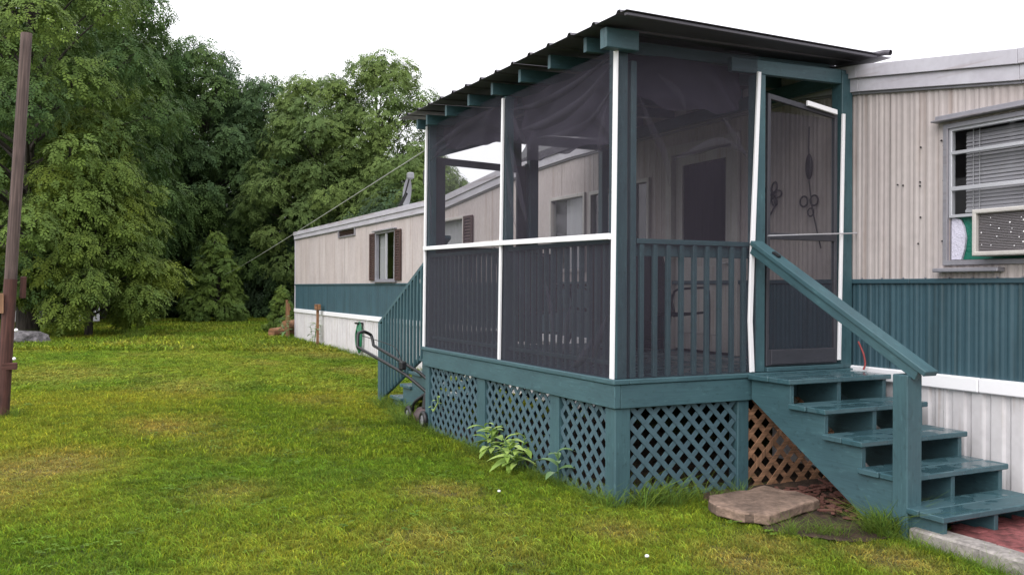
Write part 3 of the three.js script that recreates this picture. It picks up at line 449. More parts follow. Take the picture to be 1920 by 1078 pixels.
  part('door_screen', screen(1.436, 2.118, 1.98, 2.945, drop(0.008, 33), 24).applyMatrix4(frontPlane).translate(-0.006, 0, 0), M.doorScreen, door);
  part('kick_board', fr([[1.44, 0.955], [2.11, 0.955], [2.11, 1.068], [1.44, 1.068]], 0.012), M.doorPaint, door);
  part('closer_rod', tube([[0.045, 1.962, -1.375], [0.05, 1.985, -1.8], [0.045, 2.012, -2.33]], 0.006, 10), M.alum, door);
  part('door_threshold', ext(-0.09, 0.03, 0.899, 0.935, -2.203, -1.39, 0.005), T, porch);
  // back door at the far end: plain frame with an open top light
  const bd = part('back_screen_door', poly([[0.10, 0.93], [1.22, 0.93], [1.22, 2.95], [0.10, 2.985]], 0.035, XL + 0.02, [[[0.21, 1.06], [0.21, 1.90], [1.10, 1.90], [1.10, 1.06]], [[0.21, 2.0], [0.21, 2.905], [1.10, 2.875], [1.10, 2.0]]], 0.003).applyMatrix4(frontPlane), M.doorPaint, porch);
  part('door_screen', screen(0.20, 1.11, 1.05, 1.91, drop(0.004, 41), 20).applyMatrix4(frontPlane).translate(XL + 0.036, 0, 0), M.doorScreen, bd);

  // railing inside the screens
  part('rail', ext(-3.73, -0.105, 1.875, 1.912, -0.085, -0.03, 0.004), T, porch);
  part('rail', ext(-3.73, -0.105, 0.985, 1.02, -0.075, -0.04, 0.004), T, porch);
  for (let i = 0; i < 32; i++) { const x = -3.66 + i * 0.1145; if (Math.abs(x + 1.865) < 0.06) continue; part('baluster', ext(x - 0.017, x + 0.017, 0.90, 1.874, -0.076, -0.042, 0.003), T, porch); }
  part('rail', ext(-0.095, -0.005, 1.873, 1.911, -1.286, -0.19, 0.004), T, porch);
  part('rail', ext(-0.075, -0.042, 1.785, 1.872, -1.286, -0.19, 0.003), T, porch);
  for (let i = 0; i < 9; i++) { const z = -0.235 - i * 0.1195; part('baluster', ext(-0.040, -0.008, 0.90, 1.871, z - 0.018, z + 0.018, 0.003), T, porch); }
  // wall light by the outer post
  const lamp = part('post_lamp', ext(XL - 0.10, XL - 0.003, 2.68, 2.86, -0.07, 0.0, 0.012), M.black, porch);
  part('bracket', ext(XL - 0.06, XL - 0.003, 2.865, 2.89, -0.05, -0.02), M.black, lamp);

  // lattice: every slat is a piece of its own, two crossing layers
  function lattice(u0, u1, v0, v1, mat, place, pitch = 0.140, w = 0.038, skew = 1, over = false) {
    const H2 = v1 - v0;
    for (const dir of [1, -1]) for (let c = u0 - H2 * 1.2; c < u1 + H2 * 1.2; c += pitch) {
      const dx = H2 / skew, hw = w * 0.5 * Math.SQRT2; const jit = (hash2(Math.round(c * 1000), dir, 5) - 0.5) * 0.008;
      const a = dir > 0 ? c : c + dx, b = dir > 0 ? c + dx : c; let q = [[a - hw + jit, v0], [a + hw + jit, v0], [b + hw + jit, v1], [b - hw + jit, v1]];
      q = clip(q, u0, u1, v0, v1); if (q.length < 3) continue; let A = 0; for (let i = 0; i < q.length; i++) { const p = q[i], r = q[(i + 1) % q.length]; A += p[0] * r[1] - r[0] * p[1]; } if (Math.abs(A) < 0.003) continue;
      part('lattice_slat', place(poly(q, 0.0065, (dir > 0) === over ? -0.030 : -0.0375)), mat, porch);
    }
  }
  const same = g => g, front = g => g.applyMatrix4(frontPlane);
  lattice(XL + 0.11, -2.43, 0.0, 0.69, M.tealSlat, same); lattice(-2.255, -0.975, 0.0, 0.69, M.tealSlat, same); lattice(-0.83, -0.135, 0.0, 0.69, M.tealSlat, same);
  lattice(0.11, 2.20, 0.0, 0.69, M.tealSlat, g => g.applyMatrix4(frontPlane).translate(XL + 0.05, 0, 0), 0.2); lattice(0.135, 1.125, 0.0, 0.69, M.tealSlat, front); lattice(1.235, 2.22, 0.0, 0.69, M.brownLat, front, 0.15, 0.041, 1, true);
}

// ---------------------------------------------------------------- front steps
const TR = [0.890, 0.715, 0.543, 0.368, 0.190], XF = [0.475, 0.805, 1.132, 1.440, 1.745];
{
  const st = thing('front_steps', 'teal wooden steps with open risers beside the screen door', 'steps', [0, 0, 0]);
  const saw = []; saw.push([0.035, TR[0] - 0.041]); for (let k = 0; k < 5; k++) { saw.push([XF[k] - 0.028, TR[k] - 0.041]); saw.push([XF[k] - 0.028, (k < 4 ? TR[k + 1] : 0.041) - 0.041]); }
  const out = [...saw.slice(0, -1), [XF[4] - 0.028, 0.0], [1.19, 0.0], [0.035, 0.70]];
  for (const z of [-1.262, -1.735, -2.215]) part('stringer', poly(out, 0.038, z, [], 0.003), M.teal, st);
  for (let k = 0; k < 5; k++) { const x0 = k ? XF[k] - 0.345 : 0.033; const half = (XF[k] - x0 - 0.006) / 2;
    for (let b = 0; b < 2; b++) part('tread', ext(x0 + b * (half + 0.006), x0 + b * (half + 0.006) + half, TR[k] - 0.039, TR[k] - b * 0.001, -2.235 - 0.008 * b, -1.188 - 0.010 * (b ? 1 : 0) * (k % 2), 0.006), M.tealStep, st); }
  part('newel_post', ext(1.375, 1.490, -0.03, 1.015, -1.335 + 0.012, -1.215 + 0.028, 0.007), M.teal, st);
  part('handrail', bar([0.035, 1.905, -1.262], [1.60, 1.030, -1.262], 0.115, 0.036, 0.004), M.teal, st);
  part('rail_stiffener', bar([0.03, 1.850, -1.235], [1.53, 1.012, -1.235], 0.036, 0.060, 0.003), M.teal, st);
  part('latch', bar([0.235, 1.823, -1.255], [0.30, 1.787, -1.255], 0.03, 0.02), M.black, st);
}
// ---------------------------------------------------------------- back steps at the far end
{
  const st = thing('back_steps', 'teal back steps with slanted baluster railing at porch end', 'steps', [0, 0, 0]);
  const tx = [[-3.86, -4.42, 0.885], [-4.38, -4.76, 0.70], [-4.72, -5.12, 0.51], [-5.08, -5.45, 0.32], [-5.42, -5.85, 0.13]];
  for (const [a, b, y] of tx) part('tread', ext(b, a, y - 0.04, y, -1.28, -0.27, 0.006), M.tealStep, st);
  const out = [[-3.88, 0.845]]; for (const [a, b, y] of tx) { out.push([b + 0.03, y - 0.041]); out.push([b + 0.03, Math.max(0, y - 0.231)]); } out.push([-5.3, 0]); out.push([-3.88, 0.6]);
  for (const z of [-0.345, -1.26]) part('stringer', poly(out.slice().reverse(), 0.038, z), M.teal, st);
  part('newel_post', ext(-6.33, -6.22, -0.02, 1.05, -0.37, -0.26, 0.006), M.teal, st);
  part('handrail', bar([-6.34, 1.045, -0.31], [-3.95, 2.12, -0.31], 0.09, 0.045), M.teal, st);
  part('bottom_rail', bar([-6.25, 0.06, -0.31], [-3.95, 1.04, -0.31], 0.04, 0.06), M.teal, st);
  for (let i = 0; i < 18; i++) { const x = -6.12 + i * 0.122, y1 = 1.045 + (x + 6.34) * 0.4498 - 0.02, y0 = 0.06 + (x + 6.25) * 0.426; part('baluster', ext(x - 0.018, x + 0.018, Math.max(0.03, y0 - 0.04), y1, -0.285, -0.255, 0.003), M.teal, st); }
}
// ---------------------------------------------------------------- air conditioner
{
  const a = thing('window_air_conditioner', 'window air conditioner with dented grille above the teal band', 'air conditioner', [1.515, 1.785, WZ + 0.02]);
  const w = 0.64, h = 0.325, d = 0.14;
  part('casing', poly([[-w / 2, 0], [w / 2, 0], [w / 2, h], [-w / 2, h]], d, 0, [[[-w / 2 + 0.030, 0.030], [-w / 2 + 0.030, h - 0.030], [w / 2 - 0.030, h - 0.030], [w / 2 - 0.030, 0.030]]], 0.006), M.acCase, a);
  part('coil', ext(-w / 2 + 0.028, w / 2 - 0.028, 0.028, h - 0.028, d - 0.06, d - 0.045, 0.001), M.acGrille, a);
  const fins = []; for (let i = 0; i < 24; i++) fins.push(ext(-w / 2 + 0.031, w / 2 - 0.031, 0.034 + i * 0.011, 0.0375 + i * 0.011, d - 0.044, d - 0.03, 0.0008));
  const f = part('grille', mergeGeometries(fins), M.acGrille, a); f.userData.kind = 'stuff';
  const r = rng(404); const bits = []; for (let i = 0; i < 34; i++) { const g = new THREE.IcosahedronGeometry(0.003 + 0.006 * r() * r() * r(), 0); g.scale(1 + r(), 1 + r() * 0.6, 0.4); g.translate(-w / 2 + 0.05 + r() * (w - 0.1), 0.045 + r() * (h - 0.09), d - 0.028); bits.push(g); }
  const b = part('lint', mergeGeometries(bits), M.white, a); b.userData.kind = 'stuff'; b.userData.label = 'white fluff caught in the grille';
}
// ---------------------------------------------------------------- patio and edging
{
  const pv = new THREE.Group(); pv.name = 'patio'; pv.userData.kind = 'structure'; scene.add(pv);
  part('bedding', ext(1.50, 7, -0.03, 0.012, WZ + 0.06, -1.36, 0.002), M.soil, pv);
  const geoA = cbox(0.196, 0.05, 0.096, 0.004), geoB = cbox(0.096, 0.05, 0.196, 0.004); let n = 0; const r = rng(77);
  for (let i = 0; i < 14; i++) for (let j = 0; j < 9; j++) { if (n > 290) break; const x = 1.61 + i * 0.2 + (j % 2 ? 0.1 : 0), z = -1.41 - j * 0.1; if (z < WZ + 0.1) continue; const m = part('paver_brick', geoA, r() > 0.5 ? M.paver : M.paver2, pv); m.position.set(x, 0.020 + 0.003 * r(), z); m.rotation.y = (r() - 0.5) * 0.01; n++; }
  const geoE = () => { const g = cbox(0.485, 0.13, 0.165, 0.012); return g; };
  const es = [[1.755, -1.255, 0.02], [2.24, -1.225, -0.055], [2.725, -1.19, -0.06], [3.21, -1.165, -0.04]];
  const names = ['concrete edging block butted against the newel post', 'concrete edging block second from the newel post', 'concrete edging block third from the newel post', 'concrete edging block fourth from the newel post'];
  es.forEach(([x, z, t], i) => { const m = lone('edging_block', geoE(), M.concrete, names[i], 'edging block', 'concrete edging along the brick patio'); m.position.set(x, 0.012 + 0.004 * i % 2, z); m.rotation.y = t; });
}
// ---------------------------------------------------------------- stone slab, mulch
{
  const o = [[0.33, -0.58], [0.27, -0.90], [0.22, -1.18], [0.48, -1.25], [0.74, -1.20], [0.80, -1.0], [0.86, -0.80], [0.92, -0.60], [0.78, -0.47], [0.60, -0.44], [0.44, -0.50]];
  const ring = []; o.forEach((p, k) => { const q = o[(k + 1) % o.length]; for (let t = 0; t < 6; t++) { const x = p[0] + (q[0] - p[0]) * t / 6, z = p[1] + (q[1] - p[1]) * t / 6; ring.push(new THREE.Vector2(x + 0.035 * (fbm(x * 7, z * 7, 33, 3) - 0.5), -z + 0.035 * (fbm(x * 7 + 9, z * 7, 34, 3) - 0.5))); } });
  const s = new THREE.Shape(ring);
  const g = new THREE.ExtrudeGeometry(s, { depth: 0.045, bevelEnabled: true, bevelSize: 0.02, bevelThickness: 0.015, bevelSegments: 3, bevelOffset: -0.012, steps: 1 });
  g.rotateX(-Math.PI / 2); const p = g.attributes.position; for (let i = 0; i < p.count; i++) { const x = p.getX(i), y = p.getY(i), z = p.getZ(i); p.setXYZ(i, x + 0.012 * (fbm(x * 9, z * 9, 3, 3) - 0.5), y + 0.03 * (fbm(x * 5, z * 5, 9, 4) - 0.5) + (x - 0.6) * 0.02, z + 0.012 * (fbm(x * 9 + 5, z * 9, 4, 3) - 0.5)); } g.computeVertexNormals(); metreUV(g);
  g.translate(0, 0.022, 0);
  lone('stone_slab', g, M.stone, 'flat brown stone slab lying on soil beside the steps', 'stone slab');
  const r = rng(55), mg = []; for (let i = 0; i < 420; i++) { const b = cbox(0.05 + 0.06 * r(), 0.008 + 0.008 * r(), 0.014 + 0.016 * r(), 0.002); b.rotateZ((r() - 0.5) * 0.7); b.rotateY(r() * 6.3); const t = r(); b.translate(0.15 + 1.25 * t + 0.1 * r(), 0.02 + 0.025 * r(), -1.25 - 0.95 * r() * (1 - 0.2 * t) + 0.12 * r()); mg.push(b); }
  const m = lone('wood_mulch', mergeGeometries(mg), M.mulch, 'red wood chips scattered under the front steps', 'mulch'); m.userData.kind = 'stuff';
}
// ---------------------------------------------------------------- porch furniture
function patioChair(label, pos, turn, slingMat, group) {
  const c = thing('patio_chair', label, 'chair', pos, turn, group); const R = 0.012, m = M.blackMetal;
  for (const s of [-1, 1]) {
    part('side_frame', tube([[s * 0.27, 0.0, 0.24], [s * 0.27, 0.30, 0.25], [s * 0.275, 0.62, 0.24], [s * 0.275, 0.66, 0.18], [s * 0.275, 0.64, -0.20], [s * 0.27, 0.55, -0.26], [s * 0.265, 0.0, -0.33]], R, 36), m, c);
    part('back_upright', tube([[s * 0.25, 0.38, -0.20], [s * 0.25, 0.7, -0.30], [s * 0.245, 1.02, -0.40]], R, 12), m, c);
    part('seat_rail', tube([[s * 0.25, 0.43, 0.24], [s * 0.25, 0.38, -0.22]], R, 6), m, c);
  }
  part('cross_bar', tube([[-0.25, 1.02, -0.40], [0, 1.04, -0.41], [0.25, 1.02, -0.40]], R, 10), m, c);
  part('cross_bar', tube([[-0.27, 0.15, -0.29], [0.27, 0.15, -0.29]], R * 0.8, 4), m, c);
  const sheet = (pts) => { const P = [], UV = [], I = []; pts.forEach(([y, z], i) => { for (let k = 0; k <= 6; k++) { const x = -0.24 + 0.08 * k; P.push(x, y - 0.02 * (1 - Math.pow(k / 3 - 1, 2)) * (i > 0 && i < pts.length - 1 ? 1 : 0.2), z); UV.push(x, y + z); } }); for (let j = 0; j < pts.length - 1; j++) for (let k = 0; k < 6; k++) { const a = j * 7 + k; I.push(a, a + 1, a + 8, a, a + 8, a + 7); } const g = buildGeo(P, null, UV, I); g.computeVertexNormals(); return g; };
  part('seat', sheet([[0.435, 0.25], [0.42, 0.12], [0.40, -0.08], [0.385, -0.21]]), slingMat, c);
  part('backrest', sheet([[0.39, -0.21], [0.55, -0.26], [0.78, -0.33], [1.02, -0.40]]), slingMat, c);
  return c;
}
{
  patioChair('black metal patio chair inside porch, side-on before the house door', [-1.55, 0.897, -1.62], Math.PI / 2 + 0.1, M.sling);
  patioChair('dark sling patio chair behind the corner post of the porch', [-1.05, 0.897, -0.75], -2.2, M.sling);
  patioChair('dark red sling patio chair beside the porch table', [-2.35, 0.897, -0.60], 2.6, M.slingRed);
  patioChair('dark sling patio chair by the back door of the porch', [-3.15, 0.897, -1.05], 1.2, M.sling);
  patioChair('dark red patio chair standing against the house wall under the windows', [-3.2, 0.897, -1.85], 0.5, M.slingRed);
  const t = thing('patio_table', 'low round black table standing among the porch chairs', 'table', [-1.75, 0.897, -0.95]);
  part('table_top', new THREE.CylinderGeometry(0.42, 0.42, 0.022, 40).translate(0, 0.68, 0), M.blackMetal, t);
  part('rim', new THREE.TorusGeometry(0.42, 0.013, 8, 48).rotateX(Math.PI / 2).translate(0, 0.68, 0), M.blackMetal, t);
  for (let i = 0; i < 4; i++) { const a = i * Math.PI / 2 + 0.4; part('leg', tube([[0.34 * Math.cos(a), 0, 0.34 * Math.sin(a)], [0.22 * Math.cos(a), 0.35, 0.22 * Math.sin(a)], [0.28 * Math.cos(a), 0.67, 0.28 * Math.sin(a)]], 0.012, 12), M.blackMetal, t); }
  const b = thing('storage_bench', 'dark storage bench along the house wall inside the porch', 'bench', [-2.95, 0.897, -2.05]);
  part('box_body', ext(-0.33, 0.33, 0.03, 0.50, -0.2, 0.18, 0.01), M.sling, b); part('lid', ext(-0.35, 0.35, 0.502, 0.55, -0.22, 0.2, 0.012), M.slingRed, b); for (const x of [-0.28, 0.28]) part('foot', ext(x - 0.03, x + 0.03, 0.002, 0.03, -0.1, 0.1), M.black, b);
  const cup = thing('flower_pot', 'small pot with a wilting plant on the porch table', 'pot', [-1.72, 0.897 + 0.692, -0.92]);
  part('pot', new THREE.LatheGeometry([[0, 0], [0.05, 0], [0.065, 0.10], [0.07, 0.105], [0.06, 0.10], [0, 0.09]].map(p => new THREE.Vector2(...p)), 20), M.brownLat, cup);
  const r = rng(8); for (let i = 0; i < 7; i++) { const a = i * 0.9; part('stem', tube([[0, 0.08, 0], [0.04 * Math.cos(a), 0.17 + 0.06 * r(), 0.04 * Math.sin(a)], [0.10 * Math.cos(a), 0.15 + 0.08 * r(), 0.10 * Math.sin(a)]], 0.004, 6, 4), M.hose, cup); }
  // wire wall hangings on the house wall, seen through the screen door
  const h1 = thing('wall_ornament', 'dark wire flower ornament hanging on the house wall', 'wall ornament', [-0.92, 2.42, WZ + 0.03]);
  for (let i = 0; i < 5; i++) { const a = i * 1.2566; part('petal', new THREE.TorusGeometry(0.055, 0.009, 6, 18).scale(1, 0.6, 1).translate(0.06, 0, 0).rotateZ(a), M.black, h1); } part('stem', tube([[0, 0, 0], [0.03, -0.1, 0], [-0.03, -0.2, 0.01]], 0.008, 8), M.black, h1);
  const h2 = thing('hanging_plant_hook', 'long dark wire hanger with curled hooks on the house wall', 'hanger', [-0.46, 2.35, WZ + 0.04]);
  part('cord', tube([[0, 0.62, 0], [0.005, 0.45, 0.01], [0, 0.34, 0]], 0.006, 8), M.black, h2); part('bird_figure', new THREE.SphereGeometry(0.055, 14, 10).scale(0.7, 2.1, 0.4).translate(0, 0.27, 0), M.black, h2);
  part('cord', tube([[0, 0.15, 0], [0.05, -0.1, 0.01], [0.14, -0.45, 0]], 0.006, 8), M.black, h2); for (const s of [-1, 1]) part('hook', new THREE.TorusGeometry(0.045, 0.008, 6, 18).translate(s * 0.06, -0.03, 0), M.black, h2); part('hook', new THREE.TorusGeometry(0.035, 0.007, 6, 18).translate(0.02, -0.13, 0), M.black, h2);
  const cord = lone('red_cord', tube([[0.10, 1.12, WZ + 0.05], [0.16, 1.03, WZ + 0.06], [0.19, 0.95, WZ + 0.07], [0.19, 0.90, WZ + 0.09]], 0.008, 16), M.redCord, 'short red cord hanging by the porch wall post', 'cord');
}
// ---------------------------------------------------------------- lawn mower
{
  const base = new THREE.Vector3(-4.04, 0, -0.16);
  const m = thing('lawn_mower', 'black push mower with folded-out handle leaning by the back steps', 'lawn mower', [base.x, 0, base.z], 0);
  part('deck', new THREE.LatheGeometry([[0.0, 0.20], [0.10, 0.20], [0.17, 0.18], [0.215, 0.12], [0.22, 0.06], [0.21, 0.055]].map(p => new THREE.Vector2(...p)), 28).scale(1.2, 1, 0.9), M.mowerRed, m);
  const e = part('engine', new THREE.CylinderGeometry(0.10, 0.12, 0.15, 20).translate(0.03, 0.275, 0), M.black, m); part('shroud', new THREE.CylinderGeometry(0.075, 0.09, 0.05, 20).translate(0.03, 0.375, 0), M.mowerRed, e);
  for (const sx of [-1, 1]) for (const sz of [-1, 1]) { const w = part('wheel', new THREE.TorusGeometry(0.072, 0.026, 10, 24).translate(0, 0, 0), M.black, m); w.position.set(sx * 0.24, 0.098, sz * 0.185); part('hub', new THREE.CylinderGeometry(0.052, 0.052, 0.03, 18).rotateX(Math.PI / 2), M.dish, w); }
  const gz = 0.44, gx = -1.08;
  for (const s of [-1, 1]) { const o = s * 0.13, ox = s * 0.10;
    part('handle_bar', tube([[0.02 + ox * 0.5, 0.33, -0.05 + o * 0.6], [-0.30 + ox * 0.3, 0.56, 0.13 + o * 0.8], [gx + ox, 0.83 + s * 0.0, gz + o]], 0.018, 20, 8), M.black, m);
    part('lower_brace', tube([[-0.24, 0.10, 0.0 + o], [-0.13, 0.24, 0.03 + o], [0.0 + ox * 0.3, 0.37, -0.02 + o * 0.6]], 0.015, 10, 6), M.black, m); }
  part('grip', tube([[gx - 0.10, 0.83, gz - 0.13], [gx - 0.16, 0.95, gz - 0.12], [gx - 0.13, 1.0, gz - 0.02], [gx + 0.02, 0.985, gz + 0.10], [gx + 0.10, 0.83, gz + 0.13]], 0.020, 30, 8), M.black, m);
  part('control_box', ext(-0.36, -0.26, 0.60, 0.70, 0.20, 0.27, 0.015), M.black, m);
  part('cable', tube([[-0.3, 0.68, 0.24], [-0.42, 0.86, 0.3], [gx + 0.02, 0.96, gz + 0.05]], 0.005, 16, 5), M.black, m);
}
// ---------------------------------------------------------------- garden hose, stakes, boards and logs along the home
{
  const h = thing('garden_hose', 'green garden hose coiled on a hanger against white skirting', 'garden hose', [-14.0, 0.42, WZ + 0.10]);
  for (let k = 0; k < 6; k++) { const r = 0.27 - 0.022 * k; part('hose_loop', new THREE.TorusGeometry(r, 0.020, 8, 40).scale(0.62, 1.25, 1).translate(0, 0.02 * Math.sin(k), 0.010 * k - 0.03), M.hose, h); }
  part('hanger', ext(-0.08, 0.08, 0.30, 0.335, -0.10, 0.06, 0.006), M.blackMetal, h);
  const s = thing('wooden_stake', 'short raw wood stake with block standing before white skirting', 'stake', [-17.45, 0, WZ + 0.16]);
  part('stake', ext(-0.03, 0.03, -0.05, 0.95, -0.03, 0.03), M.rawWood, s); part('block', ext(-0.11, 0.11, 0.952, 1.10, -0.06, 0.06, 0.008), M.rawWood, s);
  const b = thing('plywood_board', 'orange-brown wood board leaning at far end of home', 'board', [-21.15, 0, WZ + 0.12], 0);
  for (let i = 0; i < 2; i++) part('plank', ext(-0.30 + i * 0.20, -0.11 + i * 0.20, -0.02, 1.16 - 0.1 * i, -0.02, 0.02, 0.004), M.rawWood, b);
  part('cross_piece', ext(-0.30, 0.09, 0.85, 0.95, -0.045, -0.022), M.rawWood, b);
  const lr = rng(13); for (let i = 0; i < 4; i++) { const g = new THREE.CylinderGeometry(0.13 + 0.03 * lr(), 0.15, 0.7 + 0.4 * lr(), 14).rotateX(Math.PI / 2).rotateY(0.5 + 0.5 * lr()); const m = lone('cut_log', metreUV(g), M.rawWood, 'pale cut log lying beyond the far end of home', 'log', 'cut logs beyond the home'); m.position.set(-22.4 - 0.35 * (i % 3) - (i > 2 ? -0.15 : 0), i > 2 ? 0.37 : 0.14, WZ + 0.05 - 0.1 * i); }
  const r = lone('grey_rock', (() => { const g = new THREE.IcosahedronGeometry(0.6, 4); const p = g.attributes.position; for (let i = 0; i < p.count; i++) { const x = p.getX(i), y = p.getY(i), z = p.getZ(i), k = 0.72 + 0.5 * fbm(x * 2.2 + 4, y * 2.2 + z * 2.2 + 4, 15, 4); p.setXYZ(i, x * k * 1.15, y * k * 0.85, z * k * 1.35); } g.computeVertexNormals(); return metreUV(g); })(), M.rock, 'grey boulder at the foot of the dark tree trunk', 'rock'); r.position.set(-22.0, 0.0, 4.75); r.scale.set(0.85, 0.72, 0.85);
}
// ---------------------------------------------------------------- satellite dish
{
  const d = thing('satellite_dish', 'grey satellite dish with black mounting arm on home roof', 'satellite dish', [-12.1, 3.13, -2.55]);
  part('mast', tube([[0.0, 0.0, 0.05], [0.16, 0.16, 0.0], [0.30, 0.34, -0.05]], 0.035, 10), M.black, d);
  const dish = part('reflector', new THREE.SphereGeometry(1.0, 28, 12, 0, Math.PI * 2, 0, 0.33).translate(0, -1.1, 0).scale(1, 1, 1.15), M.dish, d); dish.rotation.order = 'YXZ'; dish.rotation.set(0, 1.0, 1.45); dish.position.set(-0.10, 0.40, -0.05);
  part('feed_arm', tube([[0.05, 0.05, 0.0], [0.5, 0.30, 0.05], [0.92, 0.60, 0.1]], 0.016, 10), M.black, d); part('receiver', ext(0.88, 1.02, 0.55, 0.68, 0.04, 0.16, 0.02), M.dish, d);
  part('foot', ext(-0.10, 0.12, -0.03, 0.012, -0.05, 0.15, 0.004), M.black, d);
}
// ---------------------------------------------------------------- timber pole
{
  const p = thing('timber_pole', 'tall weathered timber pole with dark red lower half in lawn', 'pole', [-6.80, 0, 4.24]);
  const mk = (y0, y1, r0, r1, seed) => { const P = [], I = [], UV = [], n = 18, m = 16; for (let j = 0; j <= m; j++) for (let i = 0; i <= n; i++) { const a = i / n * 6.2832, y = y0 + (y1 - y0) * j / m; let r = (r0 + (r1 - r0) * j / m) * (1 + 0.06 * (fbm(Math.cos(a) * 2 + 5, y * 1.3 + Math.sin(a) * 2, seed, 3) - 0.5)); if (i === 4 || i === 11) r *= 0.84; P.push(Math.cos(a) * r - 0.012 * y, y, Math.sin(a) * r - 0.052 * y); UV.push(i / n * 0.5, y); } for (let j = 0; j < m; j++) for (let i = 0; i < n; i++) { const a = j * (n + 1) + i; I.push(a, a + n + 1, a + 1, a + 1, a + n + 1, a + n + 2); } if (y1 > 4) { const c = P.length / 3; P.push(-0.012 * y1, y1, -0.052 * y1); UV.push(0, 0); for (let i = 0; i < n; i++) I.push(m * (n + 1) + i, c, m * (n + 1) + i + 1); } const g = buildGeo(P, null, UV, I); g.computeVertexNormals(); return g; };
  part('shaft', mk(1.62, 4.60, 0.070, 0.064, 3), M.poleGrey, p);
  part('painted_base', mk(-0.05, 1.63, 0.080, 0.073, 5), M.poleRed, p);
  part('cleat_board', bar([-0.06, 1.40, -0.21], [-0.04, 1.66, -0.22], 0.06, 0.04), M.poleRed, p);
  part('cleat_board', ext(-0.03, 0.07, 0.55, 0.63, -0.16, 0.0), M.poleRed, p);
  part('nameplate', ext(0.05, 0.075, 1.22, 1.46, -0.02, 0.08), M.brownLat, p);
  part('insulator', new THREE.SphereGeometry(0.022, 12, 8).translate(0.07, 1.02, -0.15), M.white, p); part('insulator', new THREE.SphereGeometry(0.02, 12, 8).translate(0.06, 0.68, -0.13), M.white, p);
}
lone('clothesline_wire', tube([[-3.88, 3.06, 0.0], [-14.5, 2.66, -0.8], [-25.6, 2.28, -1.65], [-33.6, 2.05, -2.2]], 0.0065, 40, 5), M.wire, 'pale wire strung from porch eave down to the trees', 'wire');
// ---------------------------------------------------------------- white shed behind the trees
{
  const s = thing('white_shed', 'small white shed half hidden behind the leafy boughs', 'shed', [-36.2, 0, 4.3], 0.25);
  for (let i = 0; i < 12; i++) part('wall_board', ext(1.20, 1.24, 0.1 + i * 0.16, 0.255 + i * 0.16, -1.5, 1.5, 0.006), M.white, s);
  part('side_wall', ext(-1.2, 1.2, 0.1, 2.02, 1.46, 1.50), M.white, s); part('side_wall', ext(-1.2, 1.2, 0.1, 2.02, -1.5, -1.46), M.white, s); part('back_wall', ext(-1.24, -1.2, 0.1, 2.02, -1.5, 1.5), M.white, s);
  part('sill', ext(-1.2, 1.26, -0.02, 0.1, -1.5, 1.5), M.concrete, s);
  for (const q of [-1, 1]) part('roof_slope', bar([0, 2.02, q * 1.65], [0, 2.75, 0], 2.7, 0.05, 0.005, [1, 0, 0]), M.roof, s);
  const d = part('door', ext(1.245, 1.28, 0.12, 1.9, -0.45, 0.4, 0.005), M.fascia, s); part('handle', ext(1.28, 1.32, 0.95, 1.1, 0.25, 0.29), M.black, d);
}
// ---------------------------------------------------------------- plants by the porch
const leafMat = (r, g, b, tr = 0.35) => new THREE.MeshPhysicalMaterial({ color: C(r, g, b), roughness: 0.85, transmission: tr, thickness: 0, side: THREE.DoubleSide, vertexColors: false });
M.weedLeaf = leafMat(0.27, 0.42, 0.06); M.weedLeaf2 = leafMat(0.36, 0.50, 0.09); M.vineLeaf = leafMat(0.12, 0.24, 0.06);
function leafGeo(L, W, curl) { const P = [], UV = [], I = []; const n = 6; for (let i = 0; i <= n; i++) { const t = i / n, w = W * Math.pow(Math.sin(Math.PI * Math.min(1, t * 0.93 + 0.05)), 0.8) * (t > 0.98 ? 0 : 1), z = L * t, y = -curl * t * t * L + 0.06 * L * Math.sin(t * 3); P.push(-w / 2, y + w * 0.18, z, 0, y, z, w / 2, y + w * 0.18, z); UV.push(0, t, 0.5, t, 1, t); if (i) { const k = i * 3; I.push(k - 3, k, k + 1, k - 3, k + 1, k - 2, k - 2, k + 1, k + 2, k - 2, k + 2, k - 1); } } const g = buildGeo(P, null, UV, I); g.computeVertexNormals(); return g; }
const lg = [leafGeo(0.16, 0.06, 0.35), leafGeo(0.20, 0.075, 0.5), leafGeo(0.13, 0.055, 0.25)];
function broadleaf(label, pos, h, stems, seed, spread = 0.12, mats = [M.weedLeaf, M.weedLeaf2]) {
  const p = thing('leafy_weed', label, 'plant', pos, 0), r = rng(seed);
  for (let s = 0; s < stems; s++) { const a = r() * 6.28, sp = spread * (0.4 + r()), hh = h * (0.65 + 0.4 * r()); const top = [Math.cos(a) * sp, hh, Math.sin(a) * sp]; part('stem', tube([[top[0] * 0.1, -0.02, top[2] * 0.1], [top[0] * 0.5, hh * 0.55, top[2] * 0.5], top], 0.005, 8, 5), M.vineLeaf, p);
    const nl = 7; for (let i = 0; i < nl; i++) { const t = 0.35 + 0.65 * i / (nl - 1), m = part('leaf', lg[Math.floor(r() * 3)], mats[Math.floor(r() * mats.length)], p); m.position.set(top[0] * t, hh * t, top[2] * t); m.rotation.set(-0.15 - 0.5 * (i / nl) + 0.4 * (r() - 0.5), i * 2.4 + r(), 0.3 * (r() - 0.5), 'YXZ'); const k = (0.75 + 0.5 * r()) * (1 - 0.25 * i / nl); m.scale.setScalar(k); } }
  return p;
}
broadleaf('bright green leafy weed clump spreading before the lattice', [-1.36, 0, 0.08], 0.28, 8, 21, 0.20);
broadleaf('upright bright green weed beside the lattice post', [-1.95, 0, 0.07], 0.30, 4, 22, 0.10);
broadleaf('small green weed poking out beside the short lattice bay', [-0.72, 0, 0.06], 0.30, 1, 23, 0.05, [M.vineLeaf]);
broadleaf('green weed growing at the skirting corner of home', [-20.6, 0, WZ + 0.22], 0.75, 4, 24, 0.2, [M.vineLeaf]);
